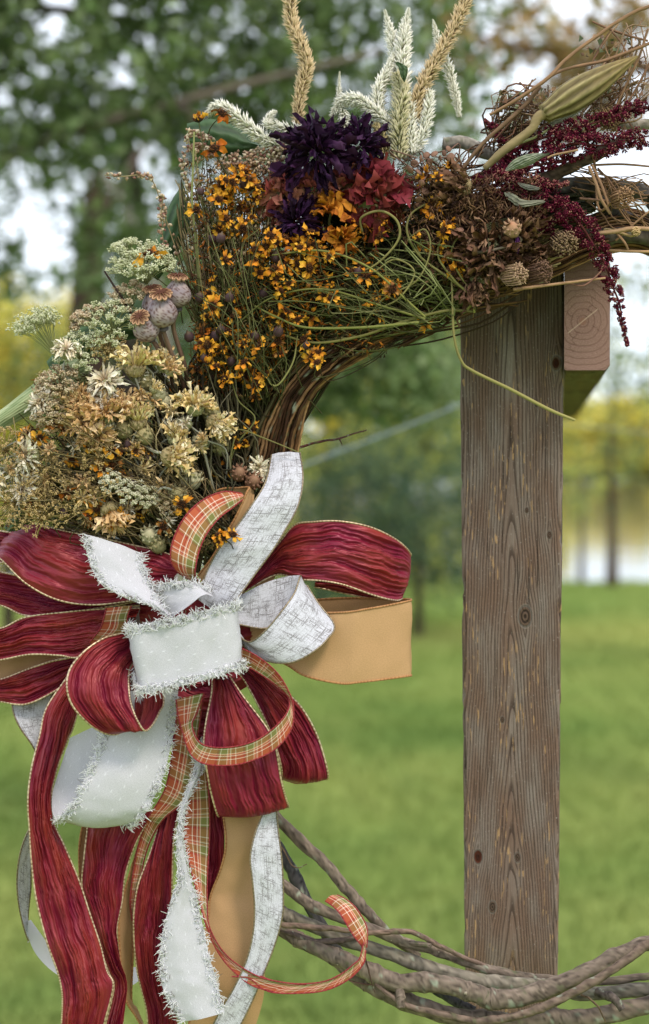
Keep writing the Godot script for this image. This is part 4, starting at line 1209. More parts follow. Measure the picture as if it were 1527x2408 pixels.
func placed_words(pts: Array) -> Array:      # "third from left in the second row", rows counted from the top
	var order := range(pts.size())
	order.sort_custom(func(a, b): return pts[a][1] < pts[b][1])
	var out := []
	out.resize(pts.size())
	var per := 5 if pts.size() > 8 else 12
	var rows := int(ceil(pts.size() / float(per)))
	for r in rows:
		var row := order.slice(r * per, (r + 1) * per)
		row.sort_custom(func(a, b): return pts[a][0] < pts[b][0])
		for k in row.size():
			out[row[k]] = "%s from left" % nth(k) + (" in the %s row" % nth(r) if rows > 1 else "")
	return out

func tickseed_group(pts: Array, label: String, group: String, to: Array, o0: float, o1: float, sort_bias: float, s := 1.0) -> void:
	var had := pts.size()
	if had > 9:
		for k in int(had * 0.55):
			var near: Array = pts[rng.randi() % had]
			pts.append([near[0] + rf(-22, 22), near[1] + rf(-20, 20)])
	var said := placed_words(pts)
	for k in pts.size():
		var p: Array = pts[k]
		var q := at(to[0] + rf(-to[3], to[3]), to[1] + rf(-to[3], to[3]), to[2])
		tickseed(p[0], p[1], rf(o0, o1), facing(), s * rf(0.56, 1.03), 0 if rng.randf() > sort_bias else (1 + rng.randi() % 2), label % said[k], group, q)

# daisy-like dried heads: bracts below, many narrow petals
func everlasting(u: float, v: float, o: float, dir: Vector3, s: float, kit: Array, open: float, n: int, label: String, group: String, to: Vector3, stem_col: Color, called := "strawflower", category := "flower", dome := true) -> void:
	var p := at(u, v, o)
	var t := thing(called, label, category, p, group)
	var b := basis_y(dir, rf(0, TAU))
	head(t, b, s, [[n, open, 0.004, kit, 0.0, "petal"], [int(n * 0.8), open * 0.72, 0.003, kit, 0.001, "petal"], [int(n * 0.5), open * 0.4, 0.002, kit, 0.001, "petal"]])
	if dome:
		part("calyx", pick(M.calyx), t, Transform3D(b * Basis.from_scale(Vector3.ONE * s), Vector3.ZERO))
	stem(t, p - dir.normalized() * 0.006 * s, dir, to, 0.0008, stem_col, 0.012)

func bud(u: float, v: float, o: float, dir: Vector3, s: float, label: String, group: String, to: Vector3, mesh: Mesh, stem_col: Color, r := 0.0007, called := "seed_bud", category := "bud") -> void:
	var p := at(u, v, o)
	var t := thing(called, label, category, p, group)
	part("bud_head", mesh, t, Transform3D(basis_y(dir, rf(0, TAU)) * Basis.from_scale(Vector3.ONE * s), Vector3.ZERO))
	stem(t, p - dir.normalized() * 0.004 * s, dir, to, r, stem_col, 0.014)

func bud_mesh(c0: Color, c1: Color, tipc: Color) -> ArrayMesh:     # a round head wrapped in overlapping bracts
	var g := Geo.new()
	lathe(g, Transform3D(), [[0.0008, -0.0062], [0.004, -0.0048], [0.0056, -0.0015], [0.0054, 0.002], [0.0036, 0.0048], [0.0016, 0.0062], [0.0001, 0.0064]], 14, func(_p, a, t): return c0.lerp(c1, 0.5 + 0.5 * sin(a * 7.0)).lerp(tipc, t * t), 7, 0.05)
	for ring in 3:
		for k in 9:
			var a := TAU * (k + ring * 0.5) / 9
			var el := -0.8 + ring * 0.7
			var d := Vector3(cos(a) * cos(el), sin(el), sin(a) * cos(el))
			spike(g, d * 0.0048, (Vector3(d.x, 1.6, d.z)).normalized(), 0.0046, 0.0032, shade(c0, 0.8), c1.lerp(tipc, 0.5))
	return g.mesh(M.stem)

# flat lace umbel: rays from the apex, florets in little clusters
func umbel(u: float, v: float, o: float, dir: Vector3, rad: float, spread: float, nr: int, cf: Array, cs: Color, label: String, group: String, to: Vector3, florets := 14, called := "lace_umbel") -> void:
	var p := at(u, v, o)
	var t := thing(called, label, "flower", p, group)
	var b := basis_y(dir, rf(0, TAU))
	var rays := Geo.new()
	var fl := Geo.new()
	for k in nr:
		var a := k * 2.39996
		var el := spread * sqrt((k + 0.5) / nr)
		var d := b * Vector3(cos(a) * sin(el), cos(el), sin(a) * sin(el))
		var l := rad * rf(0.8, 1.1)
		var e := p + d * l + rv(rad * 0.05)
		tube(rays, smooth([p, p + (d * 0.5 + dir.normalized() * 0.12) * l, e], 6), [0.0004, 0.00025], 3, cs, cs)
		for j in florets:
			var q := e + (rv(1.0).normalized() * Vector3(1, 0.6, 1)) * rad * 0.19 * sqrt(rng.randf()) + d * rad * 0.03
			if j % 2 == 0: tube(rays, PackedVector3Array([e - d * rad * 0.1, q]), [0.00016], 3, cs, cs)
			var c: Color = pick(cf)
			for q2 in 4:
				octa(fl, q + rv(0.0011), d + rv(0.7), 0.0016, 0.0015, shade(c, 0.75), shade(c, rf(0.9, 1.15)))
	whole(rays, "rays", M.stem, t, true)
	if florets: whole(fl, "florets", M.petal, t, true)
	stem(t, p, dir, to, 0.0008, cs, 0.01)

# plume: pointed bracts all round a curved axis
func plume(pts: Array, px: Array, label: String, group: String, c0: Color, c1: Color, dens := 1.0, len_ := 0.0085) -> void:
	var t := thing("celosia_plume", label, "dried plume", pts[0], group)
	var n := 40
	var sm := smooth(pts, n)
	var g := Geo.new()
	tube(g, sm, [0.0012, 0.0006], 5, shade(c0, 0.7), shade(c0, 0.8))
	whole(g, "axis", M.stem, t)
	g = Geo.new()
	var l := 0.0
	for k in n - 1: l += sm[k].distance_to(sm[k + 1])
	var cnt := int(l * 1000.0 * 10.0 * dens)
	for k in cnt:
		var x := float(k) / cnt
		var y := x * (n - 1)
		var i := mini(int(y), n - 2)
		var p := sm[i].lerp(sm[i + 1], y - i)
		var d := (sm[i + 1] - sm[i]).normalized()
		var r := lerp_list(px, x) * 0.5 * D0 / F
		var a := k * 2.39996
		var q := d.cross(Vector3(0.2, 0.3, 0.93)).normalized()
		var out := q.rotated(d, a + rf(-0.4, 0.4))
		var lump := 0.72 + 0.28 * sin(x * l * 900.0 + a * 0.0)
		var bl := minf(len_, r * 1.15) * rf(0.75, 1.2)
		spike(g, p + out * r * 0.45 * lump - d * bl * 0.3, (out * rf(0.35, 1.1) + d * rf(0.5, 1.0) + rv(0.25)), bl, bl * 0.25, c0, shade(c1, rf(0.8, 1.12)))
	whole(g, "bracts", M.petal, t, true)

# a rope of tiny grains
func amaranth(pts: Array, px: Array, label: String, dens := 1.0, pale := 0.12) -> void:
	var t := thing("amaranth_rope", label, "dried flower", pts[0], "dark red amaranth ropes at the right")
	var n := 60
	var sm := smooth(pts, n)
	var g := Geo.new()
	tube(g, sm, [0.0014, 0.0006], 5, lin(92, 50, 44), lin(80, 34, 40))
	whole(g, "axis", M.stem, t)
	g = Geo.new()
	var l := 0.0
	for k in n - 1: l += sm[k].distance_to(sm[k + 1])
	var lumps := int(l * 1000.0 * 1.5 * dens)
	for k in lumps:
		var x := rng.randf()
		var y := x * (n - 1)
		var i := mini(int(y), n - 2)
		var p := sm[i].lerp(sm[i + 1], y - i)
		var d := (sm[i + 1] - sm[i]).normalized()
		var r := lerp_list(px, x) * 0.5 * D0 / F
		var o := d.cross(rv()).normalized()
		var e := p + (o + d * rf(0.0, 0.7)) * r * rf(0.5, 0.95)
		var br := maxf(r * 0.34, 0.0014)
		var m := int(clampf(br * 1000.0 * 9.0, 8, 34))
		for j in m:
			var q := e + rv(1.0).normalized() * br * pow(rng.randf(), 0.4)
			var c: Color = pick([Color(0.11, 0.006, 0.022), Color(0.075, 0.004, 0.014), Color(0.15, 0.012, 0.032), Color(0.05, 0.003, 0.010)])
			if rng.randf() < pale: c = pick([lin(166, 122, 104), lin(150, 96, 88)])
			octa(g, q, o + rv(0.8), rf(0.0016, 0.0028), rf(0.0011, 0.0016), shade(c, 0.7), shade(c, 1.25))
	whole(g, "grains", M.petal, t, true)

func poppy(u: float, v: float, o: float, dir: Vector3, s: float, label: String, to: Array) -> void:
	var p := at(u, v, o)
	var t := thing("poppy_pod", label, "seed pod", p, "dried poppy pods above the flowers")
	var b := basis_y(dir, rf(0, TAU))
	var g := Geo.new()
	var paint := func(q: Vector3, _a: float, tt: float) -> Color:
		var k := fine_a.get_noise_3d(q.x * 330 + u, q.y * 330, q.z * 330)
		var k2 := fine_b.get_noise_3d(q.x * 900 + u, q.y * 900, q.z * 900)
		var c := lin(168, 152, 150).lerp(lin(142, 128, 134), clampf(0.5 + fine_a.get_noise_3d(q.x * 120, q.y * 120 + u, 0) * 1.4, 0, 1))
		c = c.lerp(lin(92, 64, 56), smoothstep(0.04, 0.22, k * 0.6 + k2 * 0.55))
		c = c.lerp(lin(70, 52, 52), smoothstep(0.35, 0.0, tt) * 0.5)
		return c
	var prof := []
	for k in 27:
		var x := k / 26.0
		var r := 0.0118 * pow(sin(pow(x, 0.78) * PI * 0.985 + 0.02), 0.72)
		if x > 0.86: r = maxf(r, 0.0042)
		prof.append([maxf(r, 0.0022) if x < 0.9 else r, -0.0125 + x * 0.026])
	lathe(g, Transform3D(b * Basis.from_scale(Vector3.ONE * s), p), prof, 44, paint, 9, 0.018)
	whole(g, "pod", M.pod, t)
	g = Geo.new()
	lathe(g, Transform3D(b * Basis.from_scale(Vector3.ONE * s), p), [[0.0035, 0.0115], [0.0032, 0.0148], [0.0036, 0.0155]], 14, func(_p, _a, _t): return lin(60, 44, 40))
	whole(g, "neck", M.stem, t)
	var ng := Geo.new()
	lathe(ng, Transform3D(b * Basis.from_scale(Vector3.ONE * s), p), [[0.002, -0.0165], [0.0042, -0.0150], [0.0046, -0.0138], [0.0034, -0.0122], [0.002, -0.0118]], 14, func(_p, _a, _t): return lin(96, 88, 92))
	whole(ng, "collar", M.stem, t)
	# crown: scalloped lobes, each with a dark ridge
	var lobe := Geo.new()
	var cl := lin(188, 150, 116)
	var base: Array = [[0.0, 0.0, 0.0], [-0.0013, 0.0005, 0.0042], [-0.0024, 0.0002, 0.0070], [-0.0014, -0.0010, 0.0088], [0.0, -0.0014, 0.0092], [0.0014, -0.0010, 0.0088], [0.0024, 0.0002, 0.0070], [0.0013, 0.0005, 0.0042]]
	for q in base: lobe.add(Vector3(q[0], q[1] + 0.0008, q[2]), Vector2.ZERO, shade(cl, rf(0.85, 1.1)))
	for k in range(1, 7): lobe.tri(0, k, k + 1)
	for q in base: lobe.add(Vector3(q[0] * 0.95, q[1] - 0.0004, q[2] * 0.97), Vector2.ZERO, shade(cl, 0.55))
	for k in range(1, 7): lobe.tri(8, 8 + k + 1, 8 + k)
	for k in 8: lobe.quad(k, (k + 1) % 8, 8 + (k + 1) % 8, 8 + k)
	tube(lobe, PackedVector3Array([Vector3(0, 0.0012, 0.0004), Vector3(0, 0.0018, 0.0045), Vector3(0, 0.0004, 0.0084)]), [0.00055, 0.0007, 0.0003], 5, lin(84, 52, 40), lin(110, 74, 56))
	var lm := lobe.mesh(M.stem)
	for k in 11:
		part("crown_lobe", lm, t, Transform3D(b * Basis.from_scale(Vector3.ONE * s) * Basis(Vector3.UP, TAU * k / 11) * Basis(Vector3.RIGHT, rf(-0.08, 0.12)), b * Vector3(0, 0.0155, 0) * s))
	var sg := Geo.new()
	var pts := [p - dir.normalized() * 0.015 * s]
	for q in to: pts.append(at(q[0], q[1], q[2]))
	tube(sg, smooth(pts, 22), [0.0018, 0.0021], 8, lin(122, 100, 84), lin(92, 68, 52), 0.1)
	whole(sg, "stem", M.stem, t)

# loose thin stalks from one patch to another
func spray(g: Geo, n: int, a: Array, b: Array, cols: Array, r0: float, r1: float, bend: float) -> void:    # a, b: [u, v, ru, rv, out, rout]
	for k in n:
		var p := at(a[0] + rf(-1, 1) * a[2], a[1] + rf(-1, 1) * a[3], a[4] + rf(-1, 1) * a[5])
		var q := at(b[0] + rf(-1, 1) * b[2], b[1] + rf(-1, 1) * b[3], b[4] + rf(-1, 1) * b[5])
		var c: Color = pick(cols)
		tube(g, smooth([p, p.lerp(q, 0.35) + rv(bend), p.lerp(q, 0.7) + rv(bend), q], 10), [rf(r0, r1)], 3, shade(c, 0.75), c)

func flakes(g: Geo, n: int, a: Array, cols: Array, l0: float, l1: float) -> void:
	for k in n:
		var p := at(a[0] + rf(-1, 1) * a[2], a[1] + rf(-1, 1) * a[3], a[4] + rf(-1, 1) * a[5])
		var c: Color = pick(cols)
		var x := rv().normalized()
		var y := x.cross(rv()).normalized()
		var l := rf(l0, l1)
		var w := l * rf(0.25, 0.55)
		var i0 := g.add(p - x * l * 0.5, Vector2.ZERO, shade(c, 0.7))
		var i1 := g.add(p + y * w + x.cross(y) * w * 0.5, Vector2.ZERO, c)
		var i2 := g.add(p + x * l * 0.5 + x.cross(y) * w * rf(-1, 1), Vector2.ZERO, shade(c, 1.1))
		var i3 := g.add(p - y * w + x.cross(y) * w * 0.5, Vector2.ZERO, c)
		g.tri(i0, i1, i2); g.tri(i0, i2, i3)

func strand(pts: Array, px: Array, col: Color, col2: Color, called: String, label: String, category: String, group := "", sides := 7, rough := 0.0) -> Node3D:
	var t := thing(called, label, category, pts[0], group)
	var r := []
	for p in px: r.append(p * 0.5 * D0 / F)
	var g := Geo.new()
	tube(g, smooth(pts, maxi(16, pts.size() * 9)), r, sides, col, col2, rough)
	whole(g, "stalk", M.stem, t)
	return t

func blade(called: String, label: String, category: String, rows: Array, c0: Color, c1: Color, ribs: int, curlz := 0.0, group := "") -> void:     # a leaf between two edge lines
	var ea := []
	var eb := []
	for r in rows:
		ea.append(at(r[0], r[1], r[2])); eb.append(at(r[3], r[4], r[5]))
	var n := rows.size() * 8
	var A := smooth(ea, n)
	var B := smooth(eb, n)
	var g := Geo.new()
	var m := 24
	for k in n:
		var run := (A[mini(k + 1, n - 1)] - A[maxi(k - 1, 0)]).normalized()
		var nor := run.cross(B[k] - A[k]).normalized()
		if nor.z < 0: nor = -nor
		for j in m + 1:
			var t := float(j) / m
			var rib := sin(t * TAU * ribs + 2.0 * ns.get_noise_2d(k * 8.0, t * 40.0))
			var h := 0.0006 * rib * minf(1.0, sin(t * PI) * 3.0) + curlz * sin(t * PI) + 0.001 * ns.get_noise_2d(k * 14.0, t * 90.0)
			g.add(A[k].lerp(B[k], t) + nor * h, Vector2(t, k), shade(c0.lerp(c1, clampf(0.5 + 0.35 * rib + 0.9 * nf.get_noise_2d(t * 260.0, k * 4.0), 0, 1)), 1.0))
	for k in n - 1:
		for j in m: g.quad(k * (m + 1) + j, k * (m + 1) + j + 1, (k + 1) * (m + 1) + j + 1, (k + 1) * (m + 1) + j)
	var t := thing(called, label, category, A[0], group)
	whole(g, "blade", M.leaf, t)

func make_materials() -> void:
	M.bark = mat(0.85, 0.25)
	M.stem = mat(0.75, 0.3)
	M.petal = mat(0.65, 0.3, 0.35)
	M.leaf = mat(0.55, 0.4, 0.25)
	M.pod = mat(0.6, 0.35)
	M.thread = mat(0.5, 0.5, 0.9)
	M.cord = mat(0.7, 0.35)
	M.gold = mat(0.38, 0.7)
	M.gold.metallic = 0.45
	var red := mat(0.42, 0.42)
	red.metallic = 0.18
	red.heightmap_enabled = true
	red.heightmap_texture = ImageTexture.create_from_image(crinkle_image())
	red.heightmap_scale = 0.016
	M.red = red
	M.linen = textured(linen_image(), 0.6, 0.35)
	M.plain = mat(0.6, 0.35, 0.3)
	M.plain.albedo_color = Color(0.80, 0.81, 0.83)
	M.plaid = textured(plaid_image(), 0.8, 0.25)
	M.tan = textured(suede_image(), 0.8, 0.25)
	var sw := swiss_images()
	M.gauze = textured(sw[0], 0.8, 0.25, sw[1], 0.03)
	M.gauze.backlight_enabled = true
	M.gauze.backlight = Color(0.3, 0.3, 0.3)
	M.gauze.uv1_scale = Vector3(3, 3, 1)
	M.linen.uv1_scale = Vector3(1, 1, 1)
	M.calyx = []
	for c in [[lin(120, 122, 84), lin(168, 164, 124)], [lin(132, 118, 84), lin(176, 158, 116)]]:
		var g := Geo.new()
		lathe(g, Transform3D(), [[0.001, -0.008], [0.0042, -0.0072], [0.0068, -0.004], [0.0074, -0.0008], [0.0060, 0.001], [0.0001, 0.0016]], 14, func(_p, a, t): return (c[0] as Color).lerp(c[1], 0.5 + 0.5 * sin(a * 6.0 + t * 9.0)), 7, 0.06)
		for ring in 3:
			for k in 10:
				var a := TAU * (k + ring * 0.5) / 10
				var d := Vector3(cos(a), 0, sin(a))
				spike(g, d * (0.0052 + ring * 0.0008) + Vector3(0, -0.0065 + ring * 0.0024, 0), Vector3(d.x * 0.5, 1.5, d.z * 0.5), 0.0046, 0.003, shade(c[0], 0.75), c[1])
		M.calyx.append(g.mesh(M.stem))

func build_flowers() -> void:
	make_tickseed_kit()
	var olive := [lin(96, 98, 58), lin(78, 80, 48), lin(120, 118, 78), lin(70, 58, 40)]
	var straw := [lin(150, 130, 92), lin(124, 106, 74), lin(98, 84, 58), lin(170, 152, 112)]
	var green := [lin(100, 104, 60), lin(80, 84, 48), lin(120, 122, 78)]
	var browns := [lin(106, 76, 54), lin(84, 60, 44), lin(128, 98, 72), lin(62, 46, 36)]
	# ---- masses of fine stalks and crumbs nobody could count
	var g := Geo.new()
	spray(g, 260, [520, 1250, 70, 50, 10, 20], [330, 1040, 230, 130, 26, 22], olive + straw, 0.0004, 0.0009, 0.012)
	spray(g, 160, [470, 1290, 60, 30, 6, 16], [200, 1160, 170, 90, 20, 22], straw + olive, 0.0003, 0.0007, 0.014)
	spray(g, 240, [560, 1200, 50, 60, 16, 18], [440, 960, 120, 120, 26, 20], [lin(70, 66, 44), lin(52, 46, 34), lin(88, 80, 56), lin(112, 106, 84)], 0.0006, 0.0012, 0.010)
	spray(g, 220, [540, 1270, 60, 40, 0, 16], [360, 1100, 190, 120, 10, 20], [lin(58, 52, 36), lin(44, 38, 28), lin(80, 70, 48)], 0.0006, 0.0011, 0.012)
	spray(g, 60, [250, 1200, 120, 60, 10, 20], [60, 1130, 90, 90, 10, 25], straw, 0.0003, 0.0005, 0.02)
	spray(g, 130, [440, 1240, 120, 60, 40, 14], [230, 1060, 210, 120, 58, 12], straw + [lin(70, 60, 40)], 0.00025, 0.0005, 0.02)
	tag(whole(g, "thin_stalks", M.stem, self, true), "tangle of thin dry stalks in the lower left flower mass", "stalks")
	g = Geo.new()
	spray(g, 330, [560, 900, 60, 40, 0, 18], [520, 560, 110, 150, 16, 20], straw + olive + straw, 0.00035, 0.0007, 0.006)
	spray(g, 240, [620, 860, 60, 40, 4, 18], [570, 700, 110, 90, 26, 18], green + olive, 0.00035, 0.0007, 0.014)
	spray(g, 36, [600, 900, 70, 40, 40, 12], [560, 660, 120, 130, 56, 12], green + olive, 0.00025, 0.0005, 0.016)
	spray(g, 22, [960, 760, 60, 30, 50, 10], [700, 640, 110, 90, 66, 10], green + olive, 0.00025, 0.0005, 0.018)
	tag(whole(g, "thin_stalks", M.stem, self, true), "upright thin green and straw stalks packed left of the purple flower", "stalks")
	g = Geo.new()
	spray(g, 90, [1000, 755, 50, 16, 6, 14], [680, 700, 130, 110, 26, 20], green + olive, 0.0004, 0.0008, 0.016)
	spray(g, 64, [1090, 700, 30, 30, 6, 14], [900, 610, 130, 90, 28, 18], green + olive, 0.0004, 0.0008, 0.018)
	spray(g, 34, [1060, 720, 40, 30, 20, 10], [950, 640, 160, 80, 46, 12], [lin(118, 124, 76), lin(136, 140, 90)], 0.0005, 0.0008, 0.03)
	spray(g, 130, [900, 640, 50, 40, -6, 14], [760, 470, 90, 60, 6, 16], [lin(60, 48, 34), lin(46, 40, 28), lin(78, 74, 46)], 0.0008, 0.0014, 0.010)
	tag(whole(g, "curling_stalks", M.stem, self, true), "tangle of curling green stalks across the middle of the wreath", "stalks")
	g = Geo.new()
	spray(g, 150, [1020, 640, 60, 50, 10, 16], [1230, 560, 110, 80, 14, 20], browns + straw, 0.0004, 0.001, 0.010)
	spray(g, 60, [900, 790, 60, 30, 4, 10], [1150, 690, 90, 30, 4, 12], browns, 0.0006, 0.0012, 0.008)
	spray(g, 70, [1000, 480, 70, 60, 0, 14], [1220, 400, 120, 70, 6, 16], browns, 0.0004, 0.0009, 0.010)
	tag(whole(g, "brown_stalks", M.stem, self, true), "dry brown stalks packed above the top of the post", "stalks")
	g = Geo.new()
	flakes(g, 450, [330, 1090, 260, 150, 6, 22], [lin(150, 120, 72), lin(110, 74, 40), lin(176, 150, 100), lin(70, 44, 34), lin(160, 110, 40), lin(110, 90, 62)], 0.002, 0.007)
	flakes(g, 300, [110, 1150, 130, 100, 6, 22], [lin(186, 164, 116), lin(150, 128, 84), lin(200, 184, 146)], 0.002, 0.005)
	flakes(g, 260, [470, 1090, 90, 120, 16, 22], [lin(88, 70, 46), lin(112, 104, 70), lin(58, 42, 34)], 0.002, 0.006)
	for d in [[330, 1080, 250, 150, 14, 20, 480], [120, 1140, 130, 100, 14, 22, 240], [470, 1060, 90, 120, 14, 16, 160], [250, 960, 170, 80, 30, 16, 360]]:
		for k in int(d[6]):
			var p := at(d[0] + rf(-1, 1) * d[2], d[1] + rf(-1, 1) * d[3], d[4] + rf(-1, 1) * d[5])
			var c: Color = pick([lin(170, 138, 86), lin(86, 52, 28), lin(52, 34, 28), lin(196, 176, 124), lin(160, 92, 28), lin(84, 62, 44), lin(58, 40, 32)])
			for j in 3: spike(g, p + rv(0.0012), rv(), rf(0.003, 0.0075), rf(0.0007, 0.0016), shade(c, 0.7), c)
	tag(whole(g, "petal_crumbs", M.petal, self, true), "crumbled tan petals and seed bits filling the lower left flower mass", "petals")
	g = Geo.new()
	flakes(g, 800, [1120, 570, 130, 110, 18, 20], browns + [lin(150, 118, 90), lin(96, 60, 48)], 0.003, 0.009)
	flakes(g, 700, [740, 690, 170, 150, 8, 18], [lin(70, 50, 36), lin(92, 92, 54), lin(120, 70, 30), lin(60, 40, 34)], 0.002, 0.006)
	flakes(g, 500, [540, 560, 110, 170, 8, 16], [lin(150, 132, 100), lin(176, 156, 122), lin(104, 96, 64)], 0.002, 0.005)
	for d in [[720, 680, 180, 150, 30, 22, 900, 0], [540, 560, 100, 180, 28, 18, 500, 0], [560, 840, 110, 90, 26, 16, 420, 0], [1130, 540, 130, 120, 36, 18, 1100, 1], [1010, 470, 80, 100, 34, 16, 320, 1]]:
		for k in int(d[6]):
			var p := at(d[0] + rf(-1, 1) * d[2], d[1] + rf(-1, 1) * d[3], d[4] + rf(-1, 1) * d[5])
			var c: Color = pick([lin(150, 84, 26), lin(84, 50, 28), lin(52, 34, 28), lin(190, 116, 36), lin(110, 110, 66), lin(130, 110, 74)]) if d[7] == 0 else pick([lin(120, 88, 64), lin(92, 64, 48), lin(150, 118, 90), lin(66, 46, 38), lin(136, 104, 70)])
			for j in 3: spike(g, p + rv(0.0012), rv(), rf(0.003, 0.008 if d[7] == 0 else 0.014), rf(0.0007, 0.0015), shade(c, 0.7), c)
	tag(whole(g, "dry_leaf_bits", M.petal, self, true), "shrivelled brown leaf bits among the stalks on the upper wreath", "leaf bits")

	# ---- flax-like sprigs, left of the purple flower
	for k in 38:
		var u := 432.0 + k * 6.2 + rf(-8, 8)
		var vtop := 400.0 + rf(-60, 170) - (40.0 if k < 5 else 0.0)
		var p := at(u, vtop, rf(14, 40))
		var t := thing("flax_sprig", "slender straw sprig, %s from the left in the upright bundle of seed sprigs" % nth(k), "dried grass", p, "seed sprigs in the upright bundle")
		var q := at(540 + k * 1.4, 900, 8)
		var line := smooth([p, p.lerp(q, 0.3) + rv(0.006), p.lerp(q, 0.65) + rv(0.006), q], 18)
		var sg := Geo.new()
		tube(sg, line, [0.0004, 0.0006], 4, lin(166, 154, 112), lin(110, 104, 68))
		whole(sg, "stalk", M.stem, t)
		sg = Geo.new()
		for j in 40:
			var a := line[mini(int(j * 0.34), 17)] + rv(0.0035)
			var c: Color = pick([lin(204, 184, 148), lin(178, 150, 120), lin(150, 124, 96), lin(190, 172, 130)])
			octa(sg, a, Vector3(rf(-0.5, 0.5), 1, rf(-0.4, 0.4)), rf(0.003, 0.0048), rf(0.0016, 0.0026), shade(c, 0.75), c)
			octa(sg, a + rv(0.001), rv(), 0.0026, 0.0016, shade(c, 0.6), shade(c, 0.9))
		whole(sg, "seed_capsules", M.petal, t, true)
	# arching seed heads at the top of the bundle and left of it
	var bead := func(pts: Array, label: String, wd: float, cnt: int, group: String) -> void:
		var t := thing("seed_spray", label, "dried grass", pts[0], group)
		var line := smooth(pts, 30)
		var sg := Geo.new()
		tube(sg, line, [0.0006, 0.0004], 4, lin(130, 116, 84), lin(150, 136, 100))
		whole(sg, "stalk", M.stem, t)
		sg = Geo.new()
		for j in cnt:
			var x := rng.randf()
			var a := line[int(x * 29)] + rv(wd)
			var c: Color = pick([lin(214, 192, 162), lin(190, 160, 134), lin(160, 128, 104), lin(140, 100, 86), lin(222, 206, 178)])
			octa(sg, a, rv(), rf(0.0036, 0.0056), rf(0.0024, 0.0036), shade(c, 0.7), c)
		whole(sg, "seeds", M.petal, t, true)
	for d in [[[at(432, 640, 20), at(392, 520, 26), at(362, 430, 34), at(335, 412, 40), at(290, 415, 44), at(246, 412, 46)], "beaded straw sprig arching out to the far left above the poppy pods", 0.0022, 60],
		[[at(460, 470, 24), at(432, 400, 28), at(440, 355, 30), at(475, 345, 32), at(500, 370, 34)], "short hooked seed spray at the upper left corner of the bundle", 0.003, 110],
		[[at(520, 400, 20), at(545, 372, 24), at(590, 372, 26), at(640, 352, 28), at(660, 345, 26)], "pinkish beige seed spray lying left of the purple flower", 0.006, 260],
		[[at(560, 420, 20), at(590, 396, 24), at(630, 390, 26), at(665, 372, 26)], "lower pinkish beige seed spray against the purple flower's left side", 0.006, 220],
		[[at(440, 330, 24), at(452, 310, 28), at(475, 320, 30), at(500, 330, 30)], "small beige seed tuft beside the topmost orange flower", 0.0026, 60],
		[[at(410, 690, 22), at(388, 590, 26), at(380, 520, 28), at(384, 460, 30)], "upright beaded sprig at the left edge of the bundle", 0.003, 90]]:
		(bead as Callable).call(d[0], d[1], d[2], d[3], "beige seed sprays round the bundle")

	# ---- pale plumes at the top
	var cream0 := lin(196, 194, 164)
	var cream1 := lin(250, 248, 236)
	var tan0 := lin(150, 126, 84)
	var tan1 := lin(222, 200, 158)
	var gp := "celosia plumes along the top"
	plume([at(702, 296, 24), at(703, 240, 28), at(713, 195, 30), at(722, 150, 32), at(702, 95, 34), at(685, 45, 34), at(684, -30, 34)], [28, 30, 34, 36, 36, 36, 34], "tall S-curved tan plume standing left of the purple flower", gp, tan0, tan1)
	plume([at(660, 345, 26), at(630, 330, 30), at(588, 302, 34), at(548, 268, 38), at(512, 250, 40), at(486, 268, 42)], [32, 36, 36, 34, 32, 14], "cream plume arching left over the orange flowers", gp, cream0, cream1)
	plume([at(725, 302, 30), at(690, 305, 32), at(655, 298, 34), at(628, 290, 34), at(640, 268, 34), at(652, 262, 34)], [26, 28, 26, 24, 18, 6], "short cream plume with a hooked tip left of the purple flower", gp, cream0, cream1)
	plume([at(940, 250, 14), at(935, 150, 16), at(920, 85, 18), at(905, 22, 18)], [36, 36, 30, 6], "slim pointed cream plume, left of the upright pair at the top", gp, cream0, cream1)
	plume([at(950, 260, 18), at(945, 160, 22), at(950, 85, 24), at(962, 18, 24)], [40, 42, 36, 8], "broad pointed cream plume, right of the upright pair at the top", gp, cream0, cream1)
	plume([at(1080, 275, 4), at(1072, 230, 6), at(1055, 165, 8), at(1032, 100, 10), at(1018, 45, 10)], [12, 24, 28, 24, 5], "thin cream plume drooping right of the tan plume", gp, cream0, cream1)
	plume([at(975, 280, 26), at(990, 215, 28), at(1028, 140, 30), at(1066, 70, 32), at(1106, -20, 34)], [36, 38, 36, 34, 32], "tall tan plume leaning out of the top edge", gp, tan0, tan1)
	plume([at(798, 250, 8), at(798, 215, 10), at(799, 168, 10)], [22, 14, 4], "tiny pointed cream plume tip above the purple flower", gp, cream0, cream1)
	plume([at(915, 290, 26), at(880, 262, 30), at(842, 236, 34), at(805, 238, 36), at(778, 275, 38)], [32, 34, 34, 32, 12], "cream plume bent over the purple flower", gp, cream0, cream1)
	plume([at(806, 262, 34), at(812, 300, 42), at(818, 340, 46)], [28, 30, 12], "cream plume tip hanging in front of the purple flower", gp, cream0, cream1)
	plume([at(945, 365, 22), at(985, 335, 26), at(1004, 275, 30), at(1010, 212, 30)], [30, 34, 32, 26], "cream plume curving down the right of the plume cluster", gp, cream0, cream1)
	plume([at(920, 340, 20), at(893, 275, 22), at(890, 215, 24), at(912, 165, 24), at(930, 120, 24)], [36, 36, 34, 26, 12], "cream plume on the left side of the plume cluster", gp, cream0, cream1)
	plume([at(940, 370, 30), at(940, 290, 34), at(945, 220, 34), at(930, 170, 34)], [44, 46, 40, 24], "bushy cream plume in the heart of the plume cluster", gp, lin(140, 140, 96), lin(214, 206, 168))
	plume([at(970, 360, 26), at(965, 300, 30), at(968, 240, 30)], [34, 34, 24], "cream plume low in the plume cluster", gp, cream0, cream1)
